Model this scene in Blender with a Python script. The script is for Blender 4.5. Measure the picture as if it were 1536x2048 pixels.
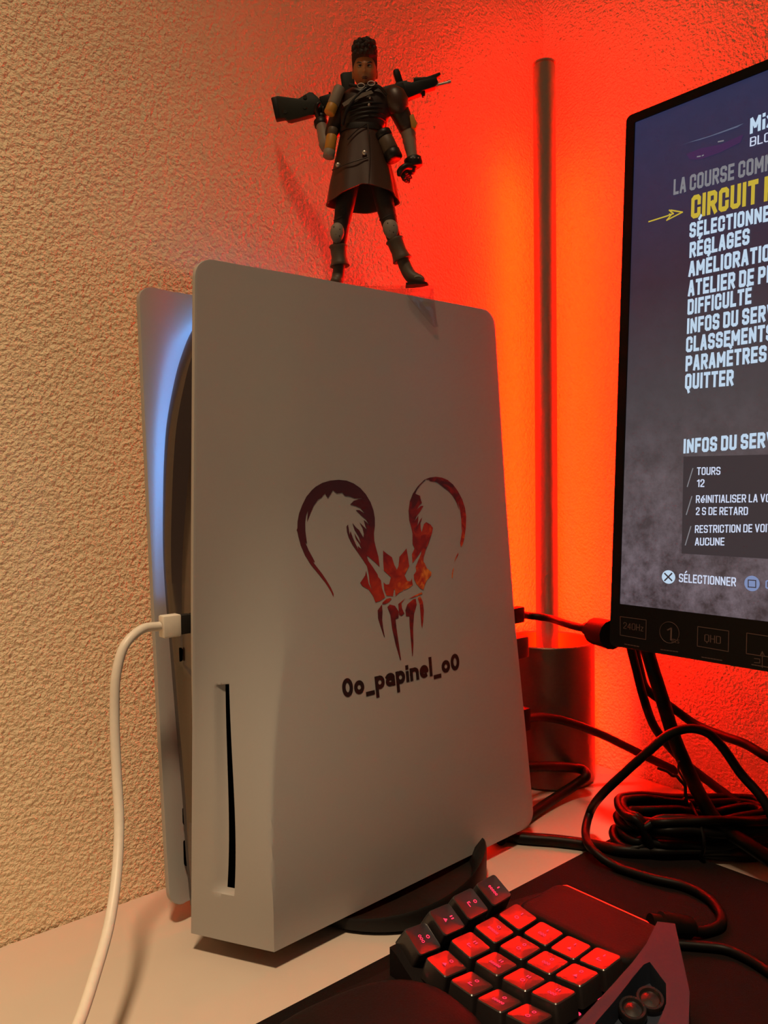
import bpy, bmesh, math, random
from math import sin, cos, pi, radians, sqrt, atan2
from mathutils import Vector as V, Matrix as M

random.seed(7)
for o in list(bpy.data.objects):
    bpy.data.objects.remove(o, do_unlink=True)
scene = bpy.context.scene
COL = scene.collection

# ------------------------------------------------------------------ camera
FPX = 1593.0
CAM = V((-.664, -.501, .271))
YAW, PITCH, ROLL = radians(49.3), radians(-1.94), radians(0.7)
_fh = V((cos(YAW), sin(YAW), 0)); _rt = V((_fh.y, -_fh.x, 0)); _up = V((0, 0, 1))
FW = _fh * cos(PITCH) + _up * sin(PITCH)
UP0 = _up * cos(PITCH) - _fh * sin(PITCH)
RT = _rt * cos(ROLL) - UP0 * sin(ROLL)
UP = UP0 * cos(ROLL) + _rt * sin(ROLL)
cd = bpy.data.cameras.new('camera'); cam = bpy.data.objects.new('camera', cd); COL.objects.link(cam)
cd.sensor_fit = 'VERTICAL'; cd.sensor_height = 36.0; cd.lens = 36.0 * FPX / 2048.0; cd.clip_start = .01
cam.matrix_world = M(((RT.x, UP.x, -FW.x, CAM.x), (RT.y, UP.y, -FW.y, CAM.y), (RT.z, UP.z, -FW.z, CAM.z), (0, 0, 0, 1)))
scene.camera = cam

# ------------------------------------------------------------------ light and exposure
vs = scene.view_settings
scene.display_settings.display_device = 'sRGB'
vs.view_transform = 'Standard'; vs.look = 'None'; vs.gamma = 1.0; vs.use_curve_mapping = False; vs.exposure = 0.0
AMBIENT = (.082, .058, .038)
CEIL_POWER, CEIL_COL = 250.0, (1.0, .69, .41)
CEIL_LOC = V((-.92, -.62, 2.05))
LED_RED, LED_STRENGTH = (1.0, .0028, .0), 360.0
CONSOLE_BLUE, CONSOLE_LED = (.11, .40, 1.0), 8.0
w = bpy.data.worlds.new('room_ambient'); scene.world = w; w.use_nodes = True
w.node_tree.nodes['Background'].inputs[0].default_value = (*AMBIENT, 1); w.node_tree.nodes['Background'].inputs[1].default_value = 1
ld = bpy.data.lights.new('ceiling_lamp', 'SPOT'); ld.shadow_soft_size = .10; ld.spot_size = radians(72); ld.spot_blend = 1.0; ld.energy = CEIL_POWER; ld.color = CEIL_COL
lo = bpy.data.objects.new('ceiling_lamp', ld); COL.objects.link(lo); lo.location = CEIL_LOC
lo.rotation_euler = (0, radians(4), 0)

# ------------------------------------------------------------------ helpers
def ray(px, py): return FW + RT * ((px - 768) / FPX) - UP * ((py - 1024) / FPX)
def at(px, py, **k):                         # the point of the place seen at a picture point, on the plane x=, y= or z=
    r = ray(px, py); (ax, val), = k.items(); i = 'xyz'.index(ax)
    return CAM + r * ((val - CAM[i]) / r[i])
def on_plane(px, py, p, n):
    r = ray(px, py); return CAM + r * ((p - CAM).dot(n) / r.dot(n))
def lerp(a, b, t): return a + (b - a) * t
def clamp(t): return max(0., min(1., t))
def sst(a, b, t): t = clamp((t - a) / (b - a)); return t * t * (3 - 2 * t)

def mat(name, col, rough=.5, metal=0., spec=.5, emit=None, es=0., nscale=300., namt=.06, bump=0., trans=0., coat=0.):
    m = bpy.data.materials.new(name); m.use_nodes = True
    nt = m.node_tree; b = nt.nodes['Principled BSDF']
    b.inputs['Metallic'].default_value = metal
    b.inputs['Specular IOR Level'].default_value = spec
    b.inputs['Coat Weight'].default_value = coat; b.inputs['Coat Roughness'].default_value = .12
    if trans: b.inputs['Transmission Weight'].default_value = trans; b.inputs['IOR'].default_value = 1.2
    tc = nt.nodes.new('ShaderNodeTexCoord'); n = nt.nodes.new('ShaderNodeTexNoise')
    n.inputs['Scale'].default_value = nscale; n.inputs['Detail'].default_value = 3
    nt.links.new(tc.outputs['Object'], n.inputs['Vector'])
    mx = nt.nodes.new('ShaderNodeMix'); mx.data_type = 'RGBA'
    c2 = tuple(max(0, c * (1 - namt * 2)) for c in col)
    mx.inputs[6].default_value = (*c2, 1); mx.inputs[7].default_value = (*col, 1)
    nt.links.new(n.outputs['Fac'], mx.inputs[0]); nt.links.new(mx.outputs[2], b.inputs['Base Color'])
    mr = nt.nodes.new('ShaderNodeMapRange')
    mr.inputs['To Min'].default_value = rough * .9; mr.inputs['To Max'].default_value = min(1, rough * 1.1)
    nt.links.new(n.outputs['Fac'], mr.inputs['Value']); nt.links.new(mr.outputs[0], b.inputs['Roughness'])
    if bump:
        bp = nt.nodes.new('ShaderNodeBump'); bp.inputs['Distance'].default_value = bump; bp.inputs['Strength'].default_value = 1
        nt.links.new(n.outputs['Fac'], bp.inputs['Height']); nt.links.new(bp.outputs[0], b.inputs['Normal'])
    if emit:
        b.inputs['Emission Color'].default_value = (*emit, 1); b.inputs['Emission Strength'].default_value = es
    return m

def obj(name, verts, faces, m, parent=None, smooth=None, world=True):
    me = bpy.data.meshes.new(name); me.from_pydata([tuple(v) for v in verts], [], faces); me.update()
    bm = bmesh.new(); bm.from_mesh(me); bmesh.ops.recalc_face_normals(bm, faces=bm.faces); bm.to_mesh(me); bm.free()
    return link(name, me, m, parent, smooth, world)
def link(name, me, m, parent=None, smooth=None, world=True):
    if m and not me.materials: me.materials.append(m)
    if smooth is not None:
        me.polygons.foreach_set('use_smooth', [True] * len(me.polygons)); me.set_sharp_from_angle(angle=radians(smooth))
    o = bpy.data.objects.new(name, me); COL.objects.link(o)
    if parent:
        o.parent = parent
        if world: o.matrix_parent_inverse = wm(parent).inverted()
    return o
def wm(o):
    m = o.matrix_parent_inverse @ M.LocRotScale(o.location, o.rotation_euler, o.scale)
    return wm(o.parent) @ m if o.parent else m
def thing(name, label, cat, loc=(0, 0, 0), rz=0., group=None):
    o = bpy.data.objects.new(name, None); COL.objects.link(o); o.location = loc; o.rotation_euler = (0, 0, rz)
    o.empty_display_size = .02
    return tag(o, label, cat, group)
def tag(o, label, cat, group=None):
    o['label'] = label; o['category'] = cat
    if group: o['group'] = group
    return o
def bake(o):                                  # apply the modifiers
    dg = bpy.context.evaluated_depsgraph_get(); me = bpy.data.meshes.new_from_object(o.evaluated_get(dg))
    old = o.data; o.modifiers.clear(); o.data = me
    if old.users == 0: bpy.data.meshes.remove(old)
    me.name = o.name
    return o

class G:                                      # collects shapes into one mesh
    def __init__(s): s.v = []; s.f = []
    def add(s, v, f):
        n = len(s.v); s.v += [V(a) for a in v]; s.f += [tuple(i + n for i in q) for q in f]; return s
    def box(s, c, d, rot=None, taper=1.):
        c = V(c); vv = []
        for z in (-1, 1):
            k = 1 if z < 0 else taper
            for x, y in ((-1, -1), (1, -1), (1, 1), (-1, 1)):
                p = V((x * d[0] / 2 * k, y * d[1] / 2 * k, z * d[2] / 2)); vv.append(c + (rot @ p if rot else p))
        return s.add(vv, [(3, 2, 1, 0), (4, 5, 6, 7), (0, 1, 5, 4), (1, 2, 6, 5), (2, 3, 7, 6), (3, 0, 4, 7)])
    def tube(s, pts, r, n=10, closed=False):
        pts = [V(p) for p in pts]; N = len(pts); rr = r if isinstance(r, (list, tuple)) else [r] * N
        vv, ff = [], []; prev = None
        for i, p in enumerate(pts):
            if closed: t = pts[(i + 1) % N] - pts[i - 1]
            else: t = pts[min(i + 1, N - 1)] - pts[max(i - 1, 0)]
            t.normalize()
            if prev is None: a = t.orthogonal().normalized()
            else: a = (prev - t * prev.dot(t)); a = a.normalized() if a.length > 1e-6 else t.orthogonal().normalized()
            prev = a; b = t.cross(a)
            for k in range(n): vv.append(p + (a * cos(2 * pi * k / n) + b * sin(2 * pi * k / n)) * rr[i])
        for i in range(N if closed else N - 1):
            j = (i + 1) % N
            for k in range(n): ff.append((i * n + k, i * n + (k + 1) % n, j * n + (k + 1) % n, j * n + k))
        if not closed: ff += [tuple(range(n - 1, -1, -1)), tuple((N - 1) * n + k for k in range(n))]
        return s.add(vv, ff)
    def lathe(s, prof, n=32, c=(0, 0, 0), ax=None, cap=True):
        c = V(c); q = V((0, 0, 1)).rotation_difference(V(ax).normalized()) if ax is not None else None
        vv, ff = [], []
        for r, z in prof:
            for k in range(n):
                p = V((r * cos(2 * pi * k / n), r * sin(2 * pi * k / n), z)); vv.append(c + (q @ p if q else p))
        for i in range(len(prof) - 1):
            for k in range(n): ff.append((i * n + k, i * n + (k + 1) % n, (i + 1) * n + (k + 1) % n, (i + 1) * n + k))
        if cap: ff += [tuple(range(n - 1, -1, -1)), tuple((len(prof) - 1) * n + k for k in range(n))]
        return s.add(vv, ff)
    def loft(s, rings, cap=True):
        n = len(rings[0]); vv = [p for r in rings for p in r]; ff = []
        for i in range(len(rings) - 1):
            for k in range(n): ff.append((i * n + k, i * n + (k + 1) % n, (i + 1) * n + (k + 1) % n, (i + 1) * n + k))
        if cap: ff += [tuple(range(n - 1, -1, -1)), tuple((len(rings) - 1) * n + k for k in range(n))]
        return s.add(vv, ff)
    def prism(s, poly, f, d0, d1):             # f(a, b, depth) -> point
        return s.loft([[f(a, b, d0) for a, b in poly], [f(a, b, d1) for a, b in poly]])
    def ball(s, c, r, n=16, m=10):
        c = V(c); r = r if isinstance(r, (tuple, list)) else (r, r, r)
        return s.loft([[c + V((r[0] * sin(max(.02, pi * i / m) if i < m else pi - .02) * cos(2 * pi * k / n), r[1] * sin(max(.02, pi * i / m) if i < m else pi - .02) * sin(2 * pi * k / n), -r[2] * cos(pi * i / m))) for k in range(n)] for i in range(m + 1)])
    def build(s, name, m, parent=None, smooth=35, world=True, bevel=0., seg=2):
        o = obj(name, s.v, s.f, m, parent, smooth, world)
        if bevel:
            md = o.modifiers.new('bevel', 'BEVEL'); md.width = bevel; md.segments = seg; md.limit_method = 'ANGLE'; md.angle_limit = radians(30)
            bake(o); me = o.data
            me.polygons.foreach_set('use_smooth', [True] * len(me.polygons)); me.set_sharp_from_angle(angle=radians(smooth or 30))
        return o

def spline(pts, k=8):                          # centripetal Catmull-Rom through the points
    pts = [V(p) for p in pts]; P = [pts[0] * 2 - pts[1]] + pts + [pts[-1] * 2 - pts[-2]]; out = []
    for i in range(1, len(P) - 2):
        p0, p1, p2, p3 = P[i - 1:i + 3]
        t0 = 0; t1 = t0 + max(1e-5, (p1 - p0).length) ** .5; t2 = t1 + max(1e-5, (p2 - p1).length) ** .5; t3 = t2 + max(1e-5, (p3 - p2).length) ** .5
        for j in range(k):
            t = lerp(t1, t2, j / k)
            a1 = p0 * ((t1 - t) / (t1 - t0)) + p1 * ((t - t0) / (t1 - t0)); a2 = p1 * ((t2 - t) / (t2 - t1)) + p2 * ((t - t1) / (t2 - t1))
            a3 = p2 * ((t3 - t) / (t3 - t2)) + p3 * ((t - t2) / (t3 - t2))
            b1 = a1 * ((t2 - t) / (t2 - t0)) + a2 * ((t - t0) / (t2 - t0)); b2 = a2 * ((t3 - t) / (t3 - t1)) + a3 * ((t - t1) / (t3 - t1))
            out.append(b1 * ((t2 - t) / (t2 - t1)) + b2 * ((t - t1) / (t2 - t1)))
    return out + [pts[-1]]

# block lettering drawn with straight strokes: centre lines in a cell of width w and height 1
def _glyphs():
    W, c = .40, .09
    oct_ = [(c, 0), (W - c, 0), (W, c), (W, 1 - c), (W - c, 1), (c, 1), (0, 1 - c), (0, c), (c, 0)]
    g = {
     'A': (W, [[(0, 0), (W * .42, 1), (W * .58, 1), (W, 0)], [(W * .14, .27), (W * .86, .27)]]),
     'B': (W, [[(0, 0), (W - c, 0), (W, c), (W, .5 - c * .6), (W - c * .6, .5), (0, .5)], [(W - c * .6, .5), (W, .5 + c * .6), (W, 1 - c), (W - c, 1), (0, 1), (0, 0)]]),
     'C': (W, [[(W, .30), (W, c), (W - c, 0), (c, 0), (0, c), (0, 1 - c), (c, 1), (W - c, 1), (W, 1 - c), (W, .70)]]),
     'D': (W, [[(0, 0), (W - c, 0), (W, c), (W, 1 - c), (W - c, 1), (0, 1), (0, 0)]]),
     'E': (W * .86, [[(W * .86, 0), (0, 0), (0, 1), (W * .86, 1)], [(0, .5), (W * .76, .5)]]),
     'F': (W * .82, [[(0, 0), (0, 1), (W * .82, 1)], [(0, .5), (W * .72, .5)]]),
     'G': (W, [[(W, .80), (W, 1 - c), (W - c, 1), (c, 1), (0, 1 - c), (0, c), (c, 0), (W - c, 0), (W, c), (W, .46), (W * .55, .46)]]),
     'H': (W, [[(0, 0), (0, 1)], [(W, 0), (W, 1)], [(0, .5), (W, .5)]]),
     'I': (0., [[(0, 0), (0, 1)]]),
     'L': (W * .80, [[(0, 1), (0, 0), (W * .80, 0)]]),
     'M': (W * 1.35, [[(0, 0), (0, 1), (W * .675, .30), (W * 1.35, 1), (W * 1.35, 0)]]),
     'N': (W * 1.05, [[(0, 0), (0, 1), (W * 1.05, 0), (W * 1.05, 1)]]),
     'O': (W, [oct_]),
     'P': (W, [[(0, 0), (0, 1), (W - c, 1), (W, 1 - c), (W, .44 + c), (W - c, .44), (0, .44)]]),
     'Q': (W, [oct_, [(W * .5, -.02), (W * .62, -.14)]]),
     'R': (W, [[(0, 0), (0, 1), (W - c, 1), (W, 1 - c), (W, .46 + c), (W - c, .46), (0, .46)], [(W * .5, .46), (W, 0)]]),
     'S': (W, [[(W, .83), (W, 1 - c), (W - c, 1), (c, 1), (0, 1 - c), (0, .60), (c, .5), (W - c, .48), (W, .40), (W, c), (W - c, 0), (c, 0), (0, c), (0, .17)]]),
     'T': (W * .95, [[(0, 1), (W * .95, 1)], [(W * .475, 0), (W * .475, 1)]]),
     'U': (W, [[(0, 1), (0, c), (c, 0), (W - c, 0), (W, c), (W, 1)]]),
     'V': (W * 1.05, [[(0, 1), (W * .5, 0), (W * .55, 0), (W * 1.05, 1)]]),
     'X': (W, [[(0, 0), (W, 1)], [(0, 1), (W, 0)]]),
     '1': (W * .45, [[(0, .82), (W * .45, 1), (W * .45, 0)]]),
     '2': (W * .9, [[(0, .74), (0, 1 - c), (c, 1), (W * .9 - c, 1), (W * .9, 1 - c), (W * .9, .62), (0, .10), (0, 0), (W * .9, 0)]]),
     '4': (W, [[(W * .75, 0), (W * .75, 1), (0, .28), (W, .28)]]),
     '0': (W, [oct_]),
     'z': (W * .7, [[(0, .66), (W * .7, .66), (0, 0), (W * .7, 0)]]),
     'x': (W * .85, [[(0, 0), (W * .85, .70)], [(0, .70), (W * .85, 0)]]),
     'i': (0., [[(0, 0), (0, .52)], [(0, .93), (0, .96)]]),
     'm': (W * 1.2, [[(0, 0), (0, .66), (W * .6, .66), (W * .6, 0)], [(W * .6, .66), (W * 1.2 - c, .66), (W * 1.2, .60), (W * 1.2, 0)]]),
     's': (W * .7, [[(W * .7, .62), (c, .66), (0, .5), (W * .7, .2), (W * .6, 0), (0, .04)]]),
     '_': (W * 1.0, [[(0, -.10), (W * 1.0, -.10)]]),
    }
    def ring(cx, cy, rx, ry, a0, a1, n=14): return [(cx + rx * cos(radians(a0 + (a1 - a0) * i / n)), cy + ry * sin(radians(a0 + (a1 - a0) * i / n))) for i in range(n + 1)]
    r = .235
    g['o'] = (2 * r, [ring(r, .33, r, .33, 0, 360, 20)])
    g['@'] = (.50, [ring(.25, .5, .25, .5, 0, 360, 24)])            # tall round capital O
    g['p'] = (2 * r, [[(0, .66), (0, -.32)], ring(r, .33, r, .33, 0, 360, 20)])
    g['a'] = (2 * r, [ring(r, .22, r * .95, .21, 0, 360, 18), [(2 * r, 0), (2 * r, .45)] + ring(r, .46, r, .21, 10, 150, 8)])
    g['n'] = (2 * r, [[(0, 0), (0, .66)], [(0, .40)] + ring(r, .44, r, .22, 160, 0, 8) + [(2 * r, 0)]])
    g['e'] = (2 * r, [[(.02, .37), (2 * r, .38)] + ring(r, .34, r, .33, 6, 296, 18)])
    g['é'] = (2 * r, [[(.02, .34), (2 * r, .36)] + ring(r, .34, r, .33, 0, 310, 18), [(r * .8, .82), (r * 1.5, .98)]])
    g['l'] = (0., [[(0, 0), (0, 1.02)]])
    return g
GLYPHS = _glyphs()
GLYPHS['É'] = (GLYPHS['E'][0], GLYPHS['E'][1] + [[(.10, 1.16), (.22, 1.30)]])
GLYPHS['È'] = (GLYPHS['E'][0], GLYPHS['E'][1] + [[(.10, 1.30), (.22, 1.16)]])
def block_text(s, t=.2, gap=.11, space=.24):     # verts (u across 0..1, v in cap heights), faces
    vv, ff, x = [], [], 0.
    for ch in s:
        if ch == ' ': x += space; continue
        w_, strokes = GLYPHS[ch]
        for st in strokes:
            P = [V((a, b)) for a, b in st]; n = len(P); cl = (P[0] - P[-1]).length < 1e-6
            # keep strokes inside the cap height
            P = [V((p.x, t / 2 + p.y * (1 - t) if 0 <= p.y <= 1 else (p.y if p.y < 0 else 1 + (p.y - 1)))) for p in P]
            for i in range(n - 1):
                a, b = P[i], P[i + 1]; d = b - a
                if d.length < 1e-9: continue
                d.normalize(); nn = V((-d.y, d.x)) * t / 2
                e0 = .5 if (i == 0 and not cl) else (.42 if abs(d.dot((P[i] - P[i - 1]).normalized() if i else d)) < .3 else .22)
                e1 = .5 if (i == n - 2 and not cl) else (.42 if i < n - 2 and abs(d.dot((P[i + 2] - P[i + 1]).normalized())) < .3 else .22)
                a2, b2 = a - d * t * e0, b + d * t * e1
                k = len(vv); vv += [(x + t / 2 + q.x, q.y) for q in (a2 - nn, b2 - nn, b2 + nn, a2 + nn)]; ff.append((k, k + 1, k + 2, k + 3))
        x += w_ + t + gap
    x -= gap
    return [(a / x, b) for a, b in vv], ff

# ------------------------------------------------------------------ materials
def wall_material():
    m = mat('rough_plaster', (.90, .74, .50), .9, spec=.15, nscale=30, namt=.03)
    nt = m.node_tree; b = nt.nodes['Principled BSDF']; tc = nt.nodes['Texture Coordinate']
    a = nt.nodes.new('ShaderNodeTexNoise'); a.inputs['Scale'].default_value = 460; a.inputs['Detail'].default_value = 2.5; a.inputs['Roughness'].default_value = .55; a.inputs['Distortion'].default_value = .35
    c = nt.nodes.new('ShaderNodeTexVoronoi'); c.feature = 'SMOOTH_F1'; c.inputs['Scale'].default_value = 330; c.inputs['Smoothness'].default_value = .6
    for n in (a, c): nt.links.new(tc.outputs['Object'], n.inputs['Vector'])
    ad = nt.nodes.new('ShaderNodeMath'); ad.operation = 'MULTIPLY_ADD'; ad.inputs[1].default_value = -.45
    nt.links.new(c.outputs['Distance'], ad.inputs[0]); nt.links.new(a.outputs['Fac'], ad.inputs[2])
    bp = nt.nodes.new('ShaderNodeBump'); bp.inputs['Distance'].default_value = .0020; bp.inputs['Strength'].default_value = 1.0
    nt.links.new(ad.outputs[0], bp.inputs['Height']); nt.links.new(bp.outputs[0], b.inputs['Normal'])
    return m
M_WALL = wall_material()
M_DESK = mat('white_laminate', (.57, .50, .43), .38, nscale=60, namt=.02)
M_PLATE = mat('matte_white_plastic', (.365, .36, .352), .36, nscale=500, namt=.012)
M_GLOSS = mat('glossy_black_plastic', (.030, .016, .012), .22, spec=1.0, coat=.6)
M_BLACK = mat('satin_black_plastic', (.012, .011, .011), .42)
M_STANDB = mat('dark_stand_plastic', (.008, .0065, .006), .5, spec=.3)
M_RUBBER = mat('black_cable_rubber', (.004, .0035, .0035), .45, spec=.14)
M_SLOT = mat('slot_black', (.001, .001, .001), .9, spec=.0)
M_ALU = mat('brushed_bronze_aluminium', (.62, .50, .37), .40, metal=.8)
M_LBASE = mat('anodised_lamp_base', (.16, .125, .10), .38, metal=.8)
M_LED = mat('red_led_diffuser', (.8, .1, .05), .5, emit=LED_RED, es=LED_STRENGTH)
M_BLED = mat('blue_led_strip', (.3, .5, .9), .5, emit=CONSOLE_BLUE, es=CONSOLE_LED)
M_WCABLE = mat('white_cable', (.72, .68, .60), .45)
M_MAT = mat('black_cloth_mat', (.009, .006, .006), .9, spec=.1, nscale=1500, namt=.25, bump=.0004)
M_KBODY = mat('keypad_black', (.009, .007, .007), .65, spec=.07, nscale=900, bump=.0001)
M_KGLOSS = mat('keypad_gloss', (.012, .010, .010), .28)
M_KEY = mat('keycap_black', (.020, .016, .016), .34, coat=.25)
M_KGREY = mat('keypad_grey_frame', (.017, .024, .040), .7, spec=.22)
M_LEGEND = mat('backlit_red_legend', (.5, .02, .03), .5, emit=(1.0, .025, .085), es=1.8)
def acrylic():
    m = bpy.data.materials.new('clear_acrylic'); m.use_nodes = True; nt = m.node_tree; nt.nodes.remove(nt.nodes['Principled BSDF'])
    t = nt.nodes.new('ShaderNodeBsdfTransparent'); t.inputs[0].default_value = (.93, .92, .92, 1); gl = nt.nodes.new('ShaderNodeBsdfGlossy'); gl.inputs['Roughness'].default_value = .06
    lw = nt.nodes.new('ShaderNodeLayerWeight'); lw.inputs['Blend'].default_value = .5; mx = nt.nodes.new('ShaderNodeMixShader')
    pw = nt.nodes.new('ShaderNodeMath'); pw.operation = 'POWER'; pw.inputs[1].default_value = 4.0; nt.links.new(lw.outputs['Facing'], pw.inputs[0])
    fr = nt.nodes.new('ShaderNodeMath'); fr.operation = 'MULTIPLY_ADD'; fr.inputs[1].default_value = .55; fr.inputs[2].default_value = .05; nt.links.new(pw.outputs[0], fr.inputs[0])
    nt.links.new(fr.outputs[0], mx.inputs[0]); nt.links.new(t.outputs[0], mx.inputs[1]); nt.links.new(gl.outputs[0], mx.inputs[2])
    nt.links.new(mx.outputs[0], nt.nodes['Material Output'].inputs[0]); return m
M_ACRYL = acrylic()

# ------------------------------------------------------------------ the room
WY, WX = .003, -.015                            # wall planes: left wall y = WY, right wall x = WX
def slab(name, lo, hi, m):
    g = G(); c = [(lo[i] + hi[i]) / 2 for i in range(3)]; g.box(c, [hi[i] - lo[i] for i in range(3)])
    o = g.build(name, m); o['kind'] = 'structure'; return o
slab('wall_left', (-2.6, WY, -.74), (WX + .1, WY + .1, 2.0), M_WALL)
slab('wall_right', (WX, -2.6, -.74), (WX + .1, WY, 2.0), M_WALL)
slab('floor', (-2.6, -2.6, -.78), (WX + .1, WY + .1, -.74), mat('grey_floor', (.3, .26, .22), .6))
dk = thing('desk', 'white laminate desk in the corner of two rough plaster walls', 'desk', (-.8, -.4, -.74))
G().box((-.8080, -.3990, -.0125), (1.583, .801, .025)).build('desktop', M_DESK, dk, bevel=.002)
for lx, ly in ((-1.55, -.05), (-.07, -.05), (-1.55, -.75), (-.07, -.75)):
    G().box((lx, ly, -.3825), (.05, .05, .715)).build('leg', M_DESK, dk, bevel=.002)

# ------------------------------------------------------------------ game console
ZT, ZB = .397, .0115
XF = -.4545
REAR = [(.0, -.1893), (.029, -.1908), (.092, -.1973), (.169, -.2058), (.259, -.2122), (.397, -.2197)]
def xrear(z):
    for (a, xa), (b, xb) in zip(REAR, REAR[1:]):
        if z <= b: return lerp(xa, xb, clamp((z - a) / (b - a)))
    return REAR[-1][1]
def bulge(z): return clamp(1 - sst(.03, .27, z))
def y_front(z): return lerp(-.0805, -.1020, (z - ZB) / (ZT - ZB))
def y_flat(x, z):
    q = clamp((x - XF) / (xrear(z) - XF))
    return lerp(lerp(y_front(z) - .0006, -.1300, bulge(z)), lerp(-.1105, -.1205, 1 - z / .4), q)
def y_plate(x, z):
    b = bulge(z); wd = .0258 + .045 * (1 - b) ** 1.3; r = clamp((x - XF) / wd)
    lin = lerp(sst(0, 1, r), r, b ** .5)
    return lerp(y_front(z), y_flat(x, z), lin)
def hit_plate(px, py, off=.0):                  # point of the near faceplate's outer surface seen at a picture point
    r = ray(px, py); f = lambda t: (CAM + r * t).y - (y_plate(max(XF, (CAM + r * t).x), (CAM + r * t).z) - off)
    a, b = (-.175 - CAM.y) / r.y, (-.070 - CAM.y) / r.y; n = 60
    for i in range(n):
        t0, t1 = lerp(a, b, i / n), lerp(a, b, (i + 1) / n)
        if f(t0) <= 0 <= f(t1):
            for _ in range(30):
                tm = (t0 + t1) / 2
                if f(tm) <= 0: t0 = tm
                else: t1 = tm
            return CAM + r * t0
    return at(px, py, y=-.11)
con = thing('game_console', 'white and black game console standing upright, horned emblem on its side', 'game console', (-.33, -.08, 0))
# slot position on the faceplate
S0, S1 = hit_plate(458, 1368), hit_plate(468, 1792)
def slot_x(z): return lerp(S1.x, S0.x, clamp((z - S1.z) / (S0.z - S1.z)))
SLOT_W, SCOOP, SDEEP = .0026, .0080, .0026
def plate_near():
    zs = sorted(set([ZB + (ZT - ZB) * i / 110 for i in range(111)] + [S1.z - .0001, S1.z + .0006, S0.z + .0001, S0.z - .0006] + [ZT - .012 * (1 - cos(i * pi / 20)) for i in range(11)] + [ZB + .012 * (1 - cos(i * pi / 20)) for i in range(11)]))
    nv = V((.86, .51, 0)); vv = []; N = 0
    R1, R2 = .011, .011
    for z in zs:
        xs = XF; xe = xrear(z)
        if z > ZT - R1: xs += R1 - sqrt(max(0, R1 ** 2 - (z - (ZT - R1)) ** 2)); xe -= R2 - sqrt(max(0, R2 ** 2 - (z - (ZT - R2)) ** 2))
        if z < ZB + R2: xe -= R2 - sqrt(max(0, R2 ** 2 - ((ZB + R2) - z) ** 2))
        sx = slot_x(z)
        seg = lambda a, b, k: [a + (b - a) * q / k for q in range(k)]
        xm, xk = XF + .0258, XF + .052
        cols = seg(XF, sx - SCOOP, 6) + seg(sx - SCOOP, sx - SLOT_W - .0001, 10) + [sx - SLOT_W - .0001, sx - SLOT_W + .0001, sx - .0001] + seg(sx + .0001, xm, 14) + seg(xm, xk, 18) + [xk + (xe - xk) * q / 26 for q in range(27)]
        N = len(cols)
        for x in cols:
            x2 = max(x, xs); x2 = min(x2, xe)
            y = y_plate(x2, z); p = V((x2, y, z))
            if S1.z < z < S0.z and sx - SCOOP < x2 < sx:
                t = (x2 - (sx - SCOOP)) / (SCOOP - SLOT_W)
                fade = clamp((z - S1.z) / .002) if True else 1
                p += nv * (SDEEP * sst(0, 1, t) * fade if t < 1 else SDEEP * fade)
            vv.append(p)
    ff = [(i * N + j, i * N + j + 1, (i + 1) * N + j + 1, (i + 1) * N + j) for i in range(len(zs) - 1) for j in range(N - 1)]
    o = obj('faceplate', vv, ff, M_PLATE, con, None)
    me = o.data
    bm = bmesh.new(); bm.from_mesh(me); bmesh.ops.dissolve_degenerate(bm, dist=1e-6, edges=bm.edges); bmesh.ops.remove_doubles(bm, verts=bm.verts, dist=1e-6)
    bmesh.ops.recalc_face_normals(bm, faces=bm.faces)
    if sum(f.normal.y * f.calc_area() for f in bm.faces) > 0: bmesh.ops.reverse_faces(bm, faces=bm.faces)
    bm.to_mesh(me); bm.free()
    md = o.modifiers.new('thick', 'SOLIDIFY'); md.thickness = .003; md.offset = -1
    md = o.modifiers.new('round', 'BEVEL'); md.width = .0009; md.segments = 2; md.limit_method = 'ANGLE'; md.angle_limit = radians(70)
    bake(o); me = o.data; me.polygons.foreach_set('use_smooth', [True] * len(me.polygons)); me.set_sharp_from_angle(angle=radians(38))
    o['label'] = 'white faceplate with disc slot, horned emblem and player name'
    return o
plate = plate_near()
# black slit of the disc drive, at the bottom of the scoop
g = G(); nv = V((.86, .51, 0)); A, B = [], []
for i in range(25):
    z = lerp(S1.z + .0012, S0.z - .0004, i / 24); sx = slot_x(z)
    for lst, xx in ((A, sx - SLOT_W - .0002), (B, sx + .0001)):
        lst.append(V((xx, y_plate(xx, z), z)) + nv * (SDEEP - .0004))
g.add(A + B, [(i, i + 1, 25 + i + 1, 25 + i) for i in range(24)])
g.add([p + nv * .004 for p in A + B], [(i, i + 1, 25 + i + 1, 25 + i) for i in range(24)])
g.build('disc_slot', M_SLOT, plate)['label'] = 'black disc slot'
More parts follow.
